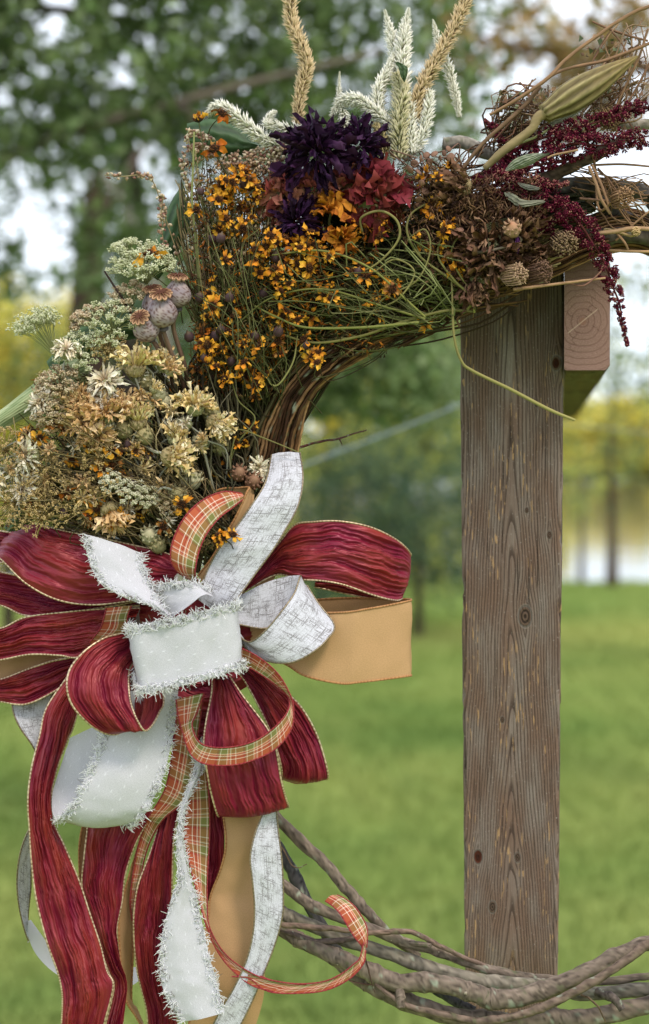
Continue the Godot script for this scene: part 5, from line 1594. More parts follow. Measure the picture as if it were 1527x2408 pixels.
	plume([at(905, 360, 28), at(895, 320, 30), at(880, 290, 30)], [30, 30, 16], "short straw plume at the foot of the plume cluster", gp, lin(140, 128, 84), lin(206, 190, 140))
	blade("green_leaf", "small dark green leaf caught in the cream plumes", "leaf", [[930, 150, 44, 938, 148, 44], [938, 160, 46, 958, 158, 46], [942, 178, 46, 958, 176, 46], [950, 192, 44, 953, 192, 44]], lin(50, 70, 40), lin(70, 92, 56), 2, 0.002)

	# ---- big heads
	var violet := petals(16, 0.0225, 0.0042, -0.6, 0.9, 1.25, 0.5, [[Color(0.022, 0.007, 0.022), Color(0.042, 0.012, 0.044)], [Color(0.060, 0.014, 0.06), Color(0.034, 0.010, 0.042)], [Color(0.014, 0.006, 0.016), Color(0.024, 0.009, 0.028)]], M.petal, 7)
	var dahlia := func(u, v, o, dir, s, n, label) -> void:
		var p := at(u, v, o)
		var t := thing("purple_dahlia", label, "flower", p, "dark purple dried dahlias")
		var b := basis_y(dir, 0.3)
		head(t, b, s, [[n, 1.75, 0.006, violet, -0.004, "petal"], [n, 1.4, 0.006, violet, 0.0, "petal"], [n, 1.05, 0.005, violet, 0.002, "petal"], [int(n * 0.8), 0.7, 0.004, violet, 0.003, "petal"], [int(n * 0.6), 0.3, 0.003, violet, 0.004, "petal"]])
		stem(t, p, dir, at(860, 600, 0), 0.0016, lin(60, 50, 44))
	(dahlia as Callable).call(745, 362, 46, Vector3(-0.15, 0.55, 0.8), 1.2, 23, "large ragged dark purple flower at the top centre of the wreath")
	(dahlia as Callable).call(845, 345, 38, Vector3(0.45, 0.45, 0.75), 0.92, 19, "smaller dark purple flower right of the large purple one, under the plumes")
	(dahlia as Callable).call(700, 520, 40, Vector3(-0.35, -0.2, 0.9), 0.85, 20, "nearly black purple flower below the faded rose")
	var rosy := petals(16, 0.0120, 0.0085, -1.2, 0.6, 1.7, 1.1, [[Color(0.32, 0.12, 0.075), Color(0.21, 0.036, 0.032)], [Color(0.36, 0.17, 0.105), Color(0.25, 0.06, 0.046)], [Color(0.20, 0.04, 0.034), Color(0.17, 0.02, 0.028)]], M.petal, 8)
	var faded := petals(16, 0.0115, 0.0080, -1.2, 0.6, 1.8, 1.1, [[Color(0.56, 0.32, 0.20), Color(0.42, 0.16, 0.11)], [Color(0.42, 0.18, 0.13), Color(0.30, 0.07, 0.06)]], M.petal, 8)
	var rose := func(u, v, o, dir, s, kit, n, label) -> void:
		var p := at(u, v, o)
		var t := thing("dried_rose", label, "flower", p, "crumpled dried roses")
		head(t, basis_y(dir, 1.0), s, [[n + 8, 1.6, 0.008, kit, -0.002, "petal"], [n + 8, 1.25, 0.009, kit, 0.0, "petal"], [n + 6, 0.9, 0.007, kit, 0.003, "petal"], [n + 2, 0.6, 0.005, kit, 0.005, "petal"], [n - 2, 0.3, 0.003, kit, 0.006, "petal"]])
		part("calyx", pick(M.calyx), t, Transform3D(basis_y(dir, 0.0) * Basis.from_scale(Vector3.ONE * s * 1.5), Vector3.ZERO))
		stem(t, p, dir, at(900, 620, 0), 0.0016, lin(80, 60, 44))
	(rose as Callable).call(882, 462, 34, Vector3(0.3, 0.2, 0.9), 1.5, rosy, 9, "large crumpled brick red flower right of the purple one")
	(rose as Callable).call(830, 430, 28, Vector3(0.0, 0.3, 0.9), 1.1, faded, 8, "faded peach and red crumpled flower under the large purple one")
	(rose as Callable).call(668, 462, 26, Vector3(-0.5, 0.1, 0.9), 1.15, faded, 9, "faded dusky pink crumpled flower left of the purple one")
	(rose as Callable).call(735, 445, 34, Vector3(-0.1, -0.2, 0.9), 0.9, faded, 8, "small peach crumpled flower tucked beneath the large purple one")
	# glowing marigold petals in the middle
	var amber := petals(8, 0.021, 0.0075, -1.0, 0.8, 1.3, 0.8, [[Color(0.34, 0.10, 0.012), Color(0.52, 0.20, 0.02)], [Color(0.22, 0.06, 0.01), Color(0.42, 0.13, 0.015)]], M.petal, 8)
	for d in [[778, 500, 44, Vector3(-0.1, 0.9, 0.5), 0.8, "upright orange marigold petals under the dark purple flower"], [800, 560, 50, Vector3(0.2, -0.3, 0.9), 0.72, "drooping golden orange marigold with a long folded petal, middle of the wreath"]]:
		var p := at(d[0], d[1], d[2])
		var t := thing("marigold", d[5], "flower", p, "marigolds under the purple flower")
		head(t, basis_y(d[3], 0.5), d[4], [[11, 0.75, 0.004, amber, 0.0, "petal"], [9, 0.35, 0.003, amber, 0.001, "petal"]])
		stem(t, p, d[3], at(860, 640, 0), 0.0012, lin(96, 96, 60))

	# ---- tickseed clusters (orange)
	var T := [610, 860, 10, 40]
	tickseed(467, 282, 44, Vector3(-0.2, 1, 0.35), 1.15, 2, "topmost orange flower at the upper left tip, in profile above its stalk", "", at(480, 600, 20))
	tickseed(522, 268, 46, Vector3(0.4, 0.6, 0.7), 1.05, 1, "orange flower beside the cream plume's tip", "", at(500, 560, 20))
	tickseed(505, 352, 46, Vector3(-0.3, 0.7, 0.7), 1.25, 1, "orange flower on a dark stalk below the cream plume", "", at(560, 640, 20))
	tickseed(352, 600, 52, Vector3(0.1, 0.85, 0.6), 1.35, 0, "rust orange flower over the white lace umbel above the poppy pods", "", at(430, 760, 20))
	tickseed_group([[575, 405], [590, 425], [560, 412], [605, 440], [612, 462], [530, 425], [520, 450], [545, 455], [515, 470], [540, 490], [525, 510], [560, 490], [590, 500], [545, 530], [570, 540], [535, 550], [515, 540], [596, 470], [460, 495], [525, 440], [548, 428], [580, 520]], "orange flower, %s of the upright cluster", "orange flowers left of the purple flower", T, 28, 56, 0.4)
	tickseed_group([[500, 660], [495, 690], [500, 720], [490, 745], [545, 690], [560, 720], [550, 745], [530, 612], [505, 705]], "orange flower, %s of the column by the poppy pods", "orange flowers right of the poppy pods", T, 34, 54, 0.3)
	tickseed_group([[625, 580], [650, 570], [670, 560], [690, 565], [640, 600], [665, 600], [700, 590], [720, 580], [620, 620], [645, 632], [675, 622], [700, 620], [730, 610], [755, 602], [650, 655], [690, 640], [720, 640], [750, 637], [765, 660], [680, 667], [730, 662], [612, 642], [740, 577], [612, 605], [660, 690], [700, 690], [635, 555], [712, 560]], "golden flower, %s of the dense middle cluster", "golden flowers in the dense middle cluster", [960, 765, 10, 30], 40, 66, 0.15, 1.05)
	tickseed_group([[800, 560], [832, 545], [845, 528], [790, 600], [900, 540], [895, 555], [830, 640], [850, 625], [862, 650], [905, 660], [930, 670], [925, 690], [857, 690], [880, 712], [765, 692], [800, 722], [780, 700]], "orange flower, %s of those in curling stalks", "orange flowers among the curling stalks", [1010, 750, 10, 30], 36, 60, 0.5)
	tickseed_group([[1020, 478], [1030, 418], [1058, 388], [1003, 412], [1040, 405], [1056, 525], [1000, 580], [985, 560], [1015, 592], [1045, 590], [1076, 626], [1010, 490]], "golden flower, %s right of the red flower", "golden flowers right of the red flower", [1100, 700, 10, 30], 36, 58, 0.2)
	tickseed_group([[730, 740], [682, 768], [652, 772], [630, 742], [662, 745], [700, 752], [890, 745], [735, 842], [748, 850], [715, 800]], "orange flower, %s above the brown canes", "orange flowers above the inner canes", [960, 780, 10, 20], 36, 56, 0.15)
	tickseed_group([[470, 800], [490, 812], [470, 850], [510, 862], [540, 830], [560, 800], [590, 790], [575, 852], [600, 862], [620, 832], [650, 822], [600, 892], [580, 882], [625, 882], [555, 872], [530, 892], [640, 800], [660, 832], [480, 780], [590, 912], [605, 905], [540, 782], [520, 752], [500, 835], [570, 822], [610, 812]], "rust flower, %s of the dark lower cluster", "rust orange flowers in the dark lower cluster", [620, 1000, 6, 40], 28, 54, 0.45)
	tickseed_group([[75, 1010], [110, 1015], [130, 1000], [150, 1012], [60, 1022], [95, 1030], [215, 1015]], "orange flower, %s of the cluster at the far left edge", "orange flowers at the far left", [430, 1270, 6, 40], 44, 60, 0.3)
	tickseed_group([[170, 1082], [210, 1050], [240, 1072], [270, 1095], [285, 1060], [322, 1062], [250, 1112], [190, 1172], [230, 1182], [160, 1160], [250, 1202], [270, 1216], [205, 1212], [222, 1232], [300, 1182], [340, 1187], [330, 1205], [285, 1160], [65, 1197], [78, 1188], [330, 1042], [290, 1122], [300, 1225], [385, 1240], [240, 1030]], "shrivelled orange flower, %s, above the burgundy ribbon", "shrivelled orange flowers low on the left", [470, 1290, 6, 40], 36, 62, 0.65)
	tickseed_group([[520, 1110], [575, 1045], [557, 1040], [592, 1005], [532, 1075]], "dark orange flower, %s of those left of the white ribbon loop", "orange flowers left of the white ribbon loop", [600, 1180, 10, 20], 26, 44, 0.6)
	tickseed(428, 1187, 66, Vector3(0.1, 0.2, 1), 1.0, 0, "bright yellow-rimmed flower just left of the plaid ribbon loop", "", at(460, 1290, 20))
	tickseed_group([[525, 1266], [547, 1258], [508, 1276], [512, 1258]], "orange flower, %s of those lying on the tall white ribbon loop", "orange flowers on the white ribbon loop", [520, 1330, 30, 10], 70, 76, 0.3)

	# ---- everlastings: yellow, cream, tan
	var yellow := petals(14, 0.0155, 0.0023, -0.5, 0.8, 0.9, 0.5, [[Color(0.56, 0.39, 0.15), Color(0.86, 0.69, 0.36)], [Color(0.64, 0.48, 0.24), Color(0.92, 0.80, 0.54)], [Color(0.46, 0.30, 0.12), Color(0.78, 0.58, 0.27)]], M.petal)
	var cream := petals(14, 0.0125, 0.0026, -1.2, 0.8, 0.9, 0.6, [[Color(0.40, 0.27, 0.15), Color(0.80, 0.70, 0.50)], [Color(0.46, 0.33, 0.20), Color(0.84, 0.78, 0.62)]], M.petal)
	var tan_ := petals(14, 0.0145, 0.0030, -0.7, 0.8, 1.0, 0.7, [[Color(0.34, 0.18, 0.07), Color(0.68, 0.44, 0.20)], [Color(0.42, 0.24, 0.10), Color(0.78, 0.56, 0.30)]], M.petal)
	var pale := lin(168, 166, 150)
	var ge := "dried everlastings in the left flower mass"
	for d in [[158, 826, 56, Vector3(0.15, 0.95, 0.4), 1.15, cream, 1.25, "cream flower at the upper left edge, on a long pale stalk", at(262, 960, 30)],
		[250, 900, 58, Vector3(-0.3, 0.6, 0.7), 1.45, cream, 1.35, "largest cream flower, upper middle of the left mass", at(330, 1060, 20)],
		[318, 862, 56, Vector3(0.1, 0.97, 0.12), 1.45, yellow, 1.05, "yellow and cream flower left of the poppy stalks", at(340, 1060, 20)],
		[388, 858, 44, Vector3(0.6, 0.6, 0.35), 1.1, yellow, 1.6, "curly yellow flower below the poppy pods", at(400, 1050, 10)],
		[205, 990, 60, Vector3(-0.6, 0.4, 0.7), 1.45, tan_, 1.25, "tan flower on the left of the tan cluster", at(330, 1180, 20)],
		[245, 975, 62, Vector3(0, 0.7, 0.7), 1.5, tan_, 1.1, "tan flower in the middle of the tan cluster", at(350, 1180, 20)],
		[292, 968, 56, Vector3(0.4, 0.8, 0.4), 1.25, tan_, 0.85, "tan flower on the right of the tan cluster", at(370, 1180, 20)],
		[232, 1020, 60, Vector3(-0.2, -0.3, 0.9), 1.3, tan_, 1.3, "tan flower hanging below the tan cluster", at(370, 1200, 20)],
		[186, 948, 52, Vector3(-0.1, 0.5, 0.8), 1.1, tan_, 0.75, "closed curled tan flower above the tan cluster", at(330, 1160, 20)],
		[325, 990, 58, Vector3(0.05, 0.95, 0.3), 1.2, yellow, 0.45, "narrow upright yellow flower right of the tan cluster", at(380, 1190, 20)],
		[506, 995, 52, Vector3(0.75, -0.35, 0.5), 1.2, yellow, 0.7, "yellow flower drooping to the right, nearest the brown canes", at(470, 1200, 20)],
		[458, 955, 54, Vector3(0.15, 0.9, 0.2), 1.35, yellow, 1.5, "large ragged yellow flower right of the poppy stalks", at(470, 1180, 20)],
		[404, 1074, 62, Vector3(0.95, 0.1, 0.4), 1.45, yellow, 0.65, "yellow flower lying sideways with petals swept right", at(330, 1040, 30)],
		[411, 1030, 56, Vector3(0.1, 0.9, 0.5), 1.0, yellow, 0.4, "half-closed yellow bud flower above the sideways yellow flower", at(430, 1200, 20)],
		[100, 950, 54, Vector3(-0.6, 0.5, 0.6), 1.2, cream, 1.2, "cream flower at the left edge above the orange row", at(300, 1160, 20)],
		[70, 1072, 56, Vector3(-0.8, 0.1, 0.6), 1.35, cream, 1.15, "white-cream flower at the far left with swept petals", at(160, 1130, 30)],
		[62, 1150, 52, Vector3(-0.7, 0.3, 0.6), 1.3, cream, 1.1, "cream and tan flower at the far left below the white-cream one", at(240, 1240, 20)],
		[-6, 1140, 46, Vector3(-0.6, 0.3, 0.6), 1.2, cream, 1.1, "cream flower cut off by the left edge", at(100, 1200, 20)],
		[606, 1102, 34, Vector3(0.5, 0.3, 0.8), 1.0, cream, 0.8, "closed cream flower beside the tall white ribbon loop", at(600, 1240, 10)],
		[262, 1205, 58, Vector3(0.4, -0.8, 0.4), 1.45, tan_, 0.6, "tan flower hanging down over the burgundy ribbon's edge", at(330, 1180, 20)]]:
		everlasting(d[0], d[1], d[2], d[3], d[4] * 0.76, d[5], d[6] * 0.74, 28, d[7], ge, d[8], pale)

	var small := []
	for k in 44: small.append([rf(20, 500), rf(930, 1230)])
	for k in 10: small.append([rf(180, 420), rf(850, 960)])
	for k in range(small.size() - 1, -1, -1):
		if small[k][0] < 260 and small[k][1] < 980 - small[k][0] * 0.3 + 60: small.remove_at(k)
	var sw := placed_words(small)
	for k in small.size():
		everlasting(small[k][0], small[k][1], rf(44, 60), Vector3(rf(-0.9, 0.9), rf(-0.3, 1), rf(0.1, 0.9)), rf(0.4, 0.66), [yellow, cream, tan_, tan_][k % 4], rf(0.4, 1.3), 10, "small withered head, %s of the left mass" % sw[k], "small withered heads in the left mass", at(small[k][0] * 0.6 + 200, small[k][1] * 0.4 + 780, 8), shade(pale, 0.7), "withered_flower")
	# ---- round buds and dark berries
	var bm := [bud_mesh(lin(120, 122, 90), lin(176, 172, 140), lin(206, 196, 160)), bud_mesh(lin(104, 104, 74), lin(152, 148, 112), lin(190, 170, 120))]
	var brown_bud := bud_mesh(lin(84, 54, 44), lin(130, 94, 74), lin(150, 116, 92))
	var where := ["above the tan cluster's right end", "right of the upright yellow flower", "between the yellow flowers", "below the tan cluster", "under the tan flowers", "left of the plaid loop", "among the stalks left of the white loop", "beside the drooping yellow flower", "right of the half-closed yellow flower", "beside the dark stalks in the middle", "low over the burgundy ribbon", "lowest over the burgundy ribbon", "under the poppy stalks", "at the foot of the large yellow flower"]
	var bl := [[372, 927, 46], [342, 1026, 56], [432, 1000, 44], [292, 1012, 54], [250, 1012, 58], [415, 1165, 54], [452, 1130, 44], [520, 1052, 36], [472, 1040, 40], [348, 898, 44], [352, 1262, 50], [372, 1282, 48], [386, 945, 42], [500, 968, 42]]
	for k in bl.size():
		bud(bl[k][0], bl[k][1], bl[k][2], Vector3(rf(-0.5, 0.5), rf(0.3, 1), rf(0.2, 0.9)), rf(1.0, 1.35), "round pale green everlasting bud %s" % where[k], "round green buds", at(bl[k][0] + rf(30, 90), bl[k][1] + rf(120, 200), 10), bm[k % 2], pale, 0.0009, "everlasting_bud")
	bud(562, 1115, 40, Vector3(0.2, 0.6, 0.8), 1.1, "brown ribbed bud left of the closed cream flower", "brown buds", at(590, 1240, 0), brown_bud, lin(110, 96, 76), 0.0009, "brown_bud")
	bud(594, 1132, 40, Vector3(0.4, 0.3, 0.8), 1.15, "brown ribbed bud below the closed cream flower", "brown buds", at(610, 1240, 0), brown_bud, lin(110, 96, 76), 0.0009, "brown_bud")
	var berry := Geo.new()
	lathe(berry, Transform3D(), [[0.0004, -0.0036], [0.0026, -0.0026], [0.0034, 0], [0.0026, 0.0024], [0.0010, 0.0034], [0.0002, 0.0050]], 10, func(_p, a, t): return lin(58, 42, 46).lerp(lin(88, 66, 68), 0.5 + 0.5 * sin(a * 5.0)) if t < 0.8 else lin(96, 78, 60))
	var bmesh := berry.mesh(M.pod)
	var bp := [[445, 792], [520, 775], [506, 790], [482, 842], [560, 815], [545, 850], [500, 560], [520, 560], [472, 450], [575, 432], [720, 812], [650, 605], [375, 930], [300, 1045], [285, 1052], [272, 1062], [330, 1062], [350, 1080], [180, 950], [320, 1100], [262, 1100], [655, 780], [600, 790], [700, 640], [842, 640], [620, 690], [540, 700], [470, 700], [90, 1200], [150, 1205], [310, 1130], [210, 1120]]
	var bw := placed_words(bp)
	for k in bp.size():
		bud(bp[k][0], bp[k][1], rf(36, 58), Vector3(rf(-0.4, 0.4), 1, rf(0, 0.7)), rf(0.9, 1.35), "small dark seed ball, %s of all seed balls" % bw[k], "dark seed balls", at(bp[k][0] + rf(20, 90), bp[k][1] + rf(90, 170), 8), bmesh, lin(84, 80, 50), 0.0005, "seed_ball", "seed ball")

	# ---- lace umbels
	var lace := [lin(206, 208, 168), lin(222, 222, 190), lin(186, 190, 146)]
	var dry := [lin(200, 180, 146), lin(176, 150, 118), lin(214, 198, 166)]
	var lg := lin(150, 152, 104)
	var gl := "lace flowers at the left"
	umbel(345, 668, 34, Vector3(-0.1, 0.95, 0.35), 0.030, 1.1, 46, lace, lg, "large fan-shaped pale green lace umbel above the poppy pods", gl, at(400, 860, 10))
	umbel(306, 610, 28, Vector3(-0.35, 0.9, 0.2), 0.016, 0.8, 20, lace, lg, "small lace tuft at the top left of the fan umbel", gl, at(380, 820, 10))
	umbel(312, 720, 36, Vector3(-0.4, 0.7, 0.5), 0.018, 1.2, 26, dry, lg, "dry beige lace head left of the poppy pods", gl, at(400, 900, 10))
	umbel(268, 785, 40, Vector3(-0.1, 0.7, 0.6), 0.026, 1.3, 44, lace, lg, "full rounded lace umbel left of the lowest poppy pod", gl, at(380, 960, 10))
	umbel(222, 770, 36, Vector3(-0.5, 0.7, 0.4), 0.017, 1.0, 24, dry, lg, "dull beige lace head left of the full rounded umbel", gl, at(340, 960, 10))
	umbel(138, 846, 36, Vector3(-0.5, 0.9, 0.1), 0.040, 0.5, 34, lace, lg, "narrow upright lace fan at the far left", gl, at(300, 1020, 10), 12)
	umbel(190, 845, 42, Vector3(0, 0.7, 0.7), 0.020, 1.3, 30, lace, lg, "loose lace umbel right of the cream flower at the upper left edge", gl, at(320, 1010, 10))
	umbel(150, 930, 46, Vector3(-0.5, 0.7, 0.5), 0.022, 1.2, 30, dry, lin(140, 120, 84), "beige lace head at the left edge above the orange row", gl, at(330, 1120, 10))
	umbel(130, 985, 50, Vector3(-0.4, 0.5, 0.8), 0.017, 1.2, 24, dry, lin(140, 120, 84), "beige lace head left of the tan cluster", gl, at(330, 1140, 10))
	umbel(244, 945, 54, Vector3(0.3, 0.6, 0.7), 0.014, 1.2, 20, [lin(206, 196, 180), lin(186, 170, 150)], lin(140, 120, 100), "whitish lace head above the tan cluster", gl, at(340, 1120, 10))
	umbel(262, 1136, 60, Vector3(-0.1, 0.3, 0.9), 0.010, 1.2, 16, [lin(226, 222, 196), lin(206, 202, 170)], lg, "creamy lace head, left in the row above the plaid loop", gl, at(420, 1260, 10))
	umbel(306, 1160, 60, Vector3(0.1, 0.3, 0.9), 0.011, 1.2, 18, [lin(226, 222, 196), lin(206, 202, 170)], lg, "creamy lace head, middle in the row above the plaid loop", gl, at(440, 1260, 10))
	umbel(345, 1172, 58, Vector3(0.2, 0.3, 0.9), 0.010, 1.2, 16, [lin(216, 210, 180), lin(196, 190, 156)], lg, "creamy lace head, right in the row above the plaid loop", gl, at(450, 1260, 10))
	umbel(392, 1190, 50, Vector3(0.2, 0.2, 0.9), 0.011, 1.1, 16, dry, lin(140, 120, 100), "dull beige lace head beside the bright yellow-rimmed flower", gl, at(460, 1270, 10))
	var tanray := lin(170, 148, 100)
	for d in [[244, 1078, 54, Vector3(-0.7, 0.5, 0.6), 0.018, "bare rays of a spent umbel in the middle of the left mass"], [238, 1205, 50, Vector3(-0.55, 0.8, 0.2), 0.034, "bare fan of straw rays standing above the burgundy ribbon"], [40, 1185, 46, Vector3(-0.2, 0.3, 0.9), 0.026, "tangled bare rays at the far left above the ribbon"], [18, 1062, 40, Vector3(-0.4, 0.5, 0.8), 0.020, "bare rays of a spent umbel at the left edge"], [445, 1258, 44, Vector3(0.4, -0.2, 0.9), 0.018, "bare rays above the white frayed tail"], [252, 835, 44, Vector3(0.1, 0.8, 0.5), 0.016, "small star of bare rays under the full lace umbel"], [120, 1130, 46, Vector3(-0.3, 0.2, 0.9), 0.022, "bare rays between the two cream flowers at the left"], [170, 970, 50, Vector3(0.2, 0.5, 0.8), 0.018, "bare rays left of the tan cluster"], [100, 1225, 48, Vector3(-0.1, 0.7, 0.7), 0.024, "bare rays lowest at the left over the ribbon"]]:
		umbel(d[0], d[1], d[2], d[3], d[4], 1.25, 44, [lin(190, 164, 112)], tanray, d[5], "spent umbels at the left", at(400, 1290, 6), 3, "spent_umbel")

	# ---- poppy pods
	poppy(364, 716, 40, Vector3(-0.12, 0.9, 0.42), 0.92, "poppy pod behind, its crown peeping over the middle pod's left", [[380, 800, 30], [410, 880, 20], [440, 960, 10]])
	poppy(418, 690, 52, Vector3(0.03, 0.92, 0.36), 0.94, "highest poppy pod, rightmost of the four", [[408, 770, 42], [432, 850, 34], [448, 920, 24], [470, 1000, 10]])
	poppy(381, 733, 60, Vector3(-0.02, 0.86, 0.5), 1.06, "largest poppy pod in the middle of the four", [[392, 800, 50], [415, 860, 40], [440, 930, 24], [460, 1000, 10]])
	poppy(343, 772, 58, Vector3(-0.28, 0.6, 0.75), 0.92, "lowest poppy pod with its crown facing out", [[372, 820, 46], [400, 880, 34], [430, 960, 20]])
	strand([at(246, 638, 40), at(280, 690, 44), at(316, 748, 46)], [4, 6, 7], lin(52, 40, 36), lin(70, 52, 44), "dark_stalk", "bare dark stalk slanting down to the lowest poppy pod", "stalk")
	strand([at(500, 352, 44), at(540, 420, 42), at(552, 470, 40)], [4, 5], lin(60, 58, 40), lin(80, 78, 50), "dark_stalk", "dark stalk bending down from the orange flower below the cream plume", "stalk")
	strand([at(457, 310, 46), at(455, 380, 44), at(452, 470, 42), at(460, 560, 38), at(470, 700, 30)], [4, 5, 5, 6], lin(140, 144, 92), lin(96, 98, 60), "green_stalk", "straight green stalk rising to the topmost orange flower", "stalk")

	# ---- husk at the far left and green leaves behind
	blade("corn_husk", "green and cream ribbed husk sticking out at the left edge", "husk", [[-60, 1000, 10, -60, 1090, 10], [0, 965, 14, 0, 1020, 14], [60, 918, 16, 70, 975, 14], [110, 878, 14, 135, 930, 10], [190, 830, 6, 215, 900, 2]], lin(120, 138, 92), lin(176, 184, 140), 9, 0.006)
	blade("green_leaf", "broad dark green leaf behind the lace umbels", "leaf", [[110, 850, -14, 140, 900, -14], [180, 775, -10, 230, 830, -10], [250, 730, -10, 300, 800, -10], [330, 700, -14, 380, 790, -14]], lin(44, 66, 38), lin(66, 92, 54), 3, 0.006)
	blade("green_leaf", "dark green leaf behind the seed sprigs' left edge", "leaf", [[352, 640, -14, 372, 660, -14], [372, 560, -10, 420, 590, -10], [400, 480, -10, 450, 520, -10], [424, 440, -14, 432, 440, -14]], lin(44, 66, 38), lin(72, 100, 58), 3, 0.006)
	blade("green_leaf", "dark green leaf behind the topmost orange flowers", "leaf", [[440, 290, -10, 450, 350, -10], [500, 280, -8, 500, 360, -8], [560, 300, -10, 550, 370, -10], [610, 340, -12, 606, 350, -12]], lin(40, 60, 36), lin(60, 86, 50), 3, 0.006)
	blade("green_leaf", "green leaf strip behind the lower left flowers", "leaf", [[10, 1240, -16, 40, 1260, -16], [60, 1150, -12, 110, 1190, -12], [150, 1050, -12, 190, 1110, -12], [230, 980, -14, 250, 1000, -14]], lin(54, 76, 42), lin(84, 104, 60), 3, 0.006)
	blade("green_leaf", "shaded green leaf between the purple flower and the seed sprays", "leaf", [[620, 560, -6, 640, 580, -6], [628, 480, -4, 665, 500, -4], [640, 420, -4, 670, 440, -4], [655, 390, -6, 660, 390, -6]], lin(54, 82, 48), lin(84, 112, 70), 3, 0.004)

	# ---- long curling stalks one can follow
	var cs := [
		[[at(1062, 640, 46), at(1064, 700, 52), at(1068, 790, 50), at(1085, 848, 44), at(1112, 872, 40), at(1200, 915, 34), at(1290, 962, 30), at(1352, 988, 28)], [5, 6, 7, 8, 9, 10, 10, 8], lin(150, 154, 98), "thick pale green stalk trailing across the post"],
		[[at(1112, 732, 46), at(1048, 731, 48), at(950, 756, 48), at(850, 790, 46), at(740, 806, 44), at(650, 782, 44)], [8, 8, 8, 7, 5], lin(128, 134, 80), "long green stalk sweeping left along the wreath's inner rim"],
		[[at(852, 545, 48), at(850, 512, 54), at(895, 496, 60), at(934, 520, 60), at(936, 566, 56), at(884, 622, 50), at(820, 650, 44)], [6, 7, 7, 7, 6, 5], lin(140, 144, 90), "pale green stalk looping below the brick red flower"],
		[[at(1000, 480, 44), at(966, 505, 50), at(958, 548, 52), at(990, 605, 52), at(1058, 655, 52), at(1112, 700, 50), at(1098, 730, 46)], [5, 6, 7, 7, 8, 8], lin(120, 126, 76), "green stalk running down to the post's corner"],
		[[at(1046, 540, 44), at(1030, 600, 50), at(1070, 660, 54), at(1110, 700, 52), at(1116, 735, 46)], [5, 6, 6, 7], lin(132, 140, 80), "second green stalk beside the post's corner"],
		[[at(640, 600, 56), at(760, 590, 62), at(870, 630, 60), at(950, 700, 54), at(1000, 745, 50)], [5, 6, 6, 6], lin(136, 148, 82), "green stalk crossing behind the golden cluster's right"],
		[[at(600, 720, 50), at(650, 745, 56), at(720, 770, 58), at(850, 770, 56), at(985, 758, 52)], [5, 6, 7, 8], lin(126, 140, 78), "green stalk lying over the dark lower cluster"],
		[[at(560, 760, 46), at(640, 700, 56), at(760, 680, 58), at(900, 720, 54), at(1000, 750, 50)], [4, 5, 6, 7], lin(118, 130, 72), "arched green stalk over the middle cluster"],
		[[at(700, 790, 46), at(690, 850, 50), at(660, 900, 50), at(640, 905, 46), at(625, 880, 42)], [4, 5, 5, 4], lin(140, 150, 92), "short green curl above the brown canes"],
		[[at(540, 870, 44), at(560, 940, 44), at(600, 985, 44), at(560, 1040, 42), at(540, 1090, 40)], [4, 4, 4, 3], lin(112, 122, 72), "green curl left of the brown canes"],
		[[at(500, 1030, 44), at(560, 1010, 48), at(620, 1030, 46), at(704, 1064, 40)], [3, 4, 4, 3], lin(116, 122, 76), "thin stalk bowed over the canes to the white ribbon loop"],
		[[at(960, 560, 46), at(1000, 540, 52), at(1012, 590, 54), at(980, 660, 52), at(905, 700, 48), at(860, 755, 44)], [4, 5, 5, 4], lin(140, 146, 92), "looping green stalk right of the scattered orange flowers"],
		[[at(1110, 600, 44), at(1080, 560, 50), at(1062, 600, 52), at(1090, 660, 52), at(1136, 712, 46)], [4, 5, 5, 5], lin(124, 132, 76), "small green loop by the brown zinnias"],
		[[at(880, 640, 50), at(930, 610, 54), at(975, 640, 54), at(940, 700, 52), at(880, 730, 46)], [4, 5, 5, 4], lin(150, 156, 98), "ring-shaped green curl in the middle of the curling stalks"]]
	for c in cs: strand(c[0], (c[1] as Array).map(func(x): return x * 0.82), shade(c[2], 0.6) * Color(1.1, 0.9, 0.9), c[2] * Color(1.06, 0.88, 0.85), "curling_stalk", c[3], "stalk", "curling green stalks")
	strand([at(330, 1040, 40), at(360, 1060, 56), at(385, 1066, 60)], [8, 7], pale, pale, "pale_stalk", "pale grey stalk running into the sideways yellow flower", "stalk")
	var pk := 0
	for d in [[250, 1010, 262, 1120, 300, 1200], [300, 1020, 340, 1110, 380, 1200], [420, 1100, 440, 1180, 450, 1260], [365, 960, 390, 1040, 440, 1120], [480, 1060, 500, 1140, 520, 1210]]:
		pk += 1
		strand([at(d[0], d[1], 48), at(d[2], d[3], 40), at(d[4], d[5], 20)], [6, 6, 5], lin(150, 146, 128), lin(112, 108, 92), "pale_stalk", "pale grey stalk slanting down through the left mass, %s" % ["below the tan cluster's middle", "below the tan cluster's right end", "above the plaid loop", "beside the upright yellow flower", "beside the drooping yellow flower"][pk - 1], "stalk", "pale stalks in the left mass")
	for d in [[[at(-20, 1085, 40), at(30, 1100, 44), at(90, 1112, 46)], "pale stalk entering from the left edge"], [[at(365, 1165, 60), at(380, 1148, 62), at(400, 1150, 60), at(412, 1160, 56)], "pale stalk bent like a hook beside the round bud left of the plaid loop"]]:
		strand(d[0], [6, 6, 5], pale, pale, "pale_stalk", d[1], "stalk")

	# ---- brown heads over the post
	var zin := petals(14, 0.022, 0.0028, 1.0, 1.0, 0.7, 0.6, [[Color(0.07, 0.035, 0.02), Color(0.19, 0.10, 0.055)], [Color(0.10, 0.05, 0.03), Color(0.25, 0.145, 0.085)], [Color(0.05, 0.026, 0.018), Color(0.15, 0.075, 0.045)]], M.petal, 8)
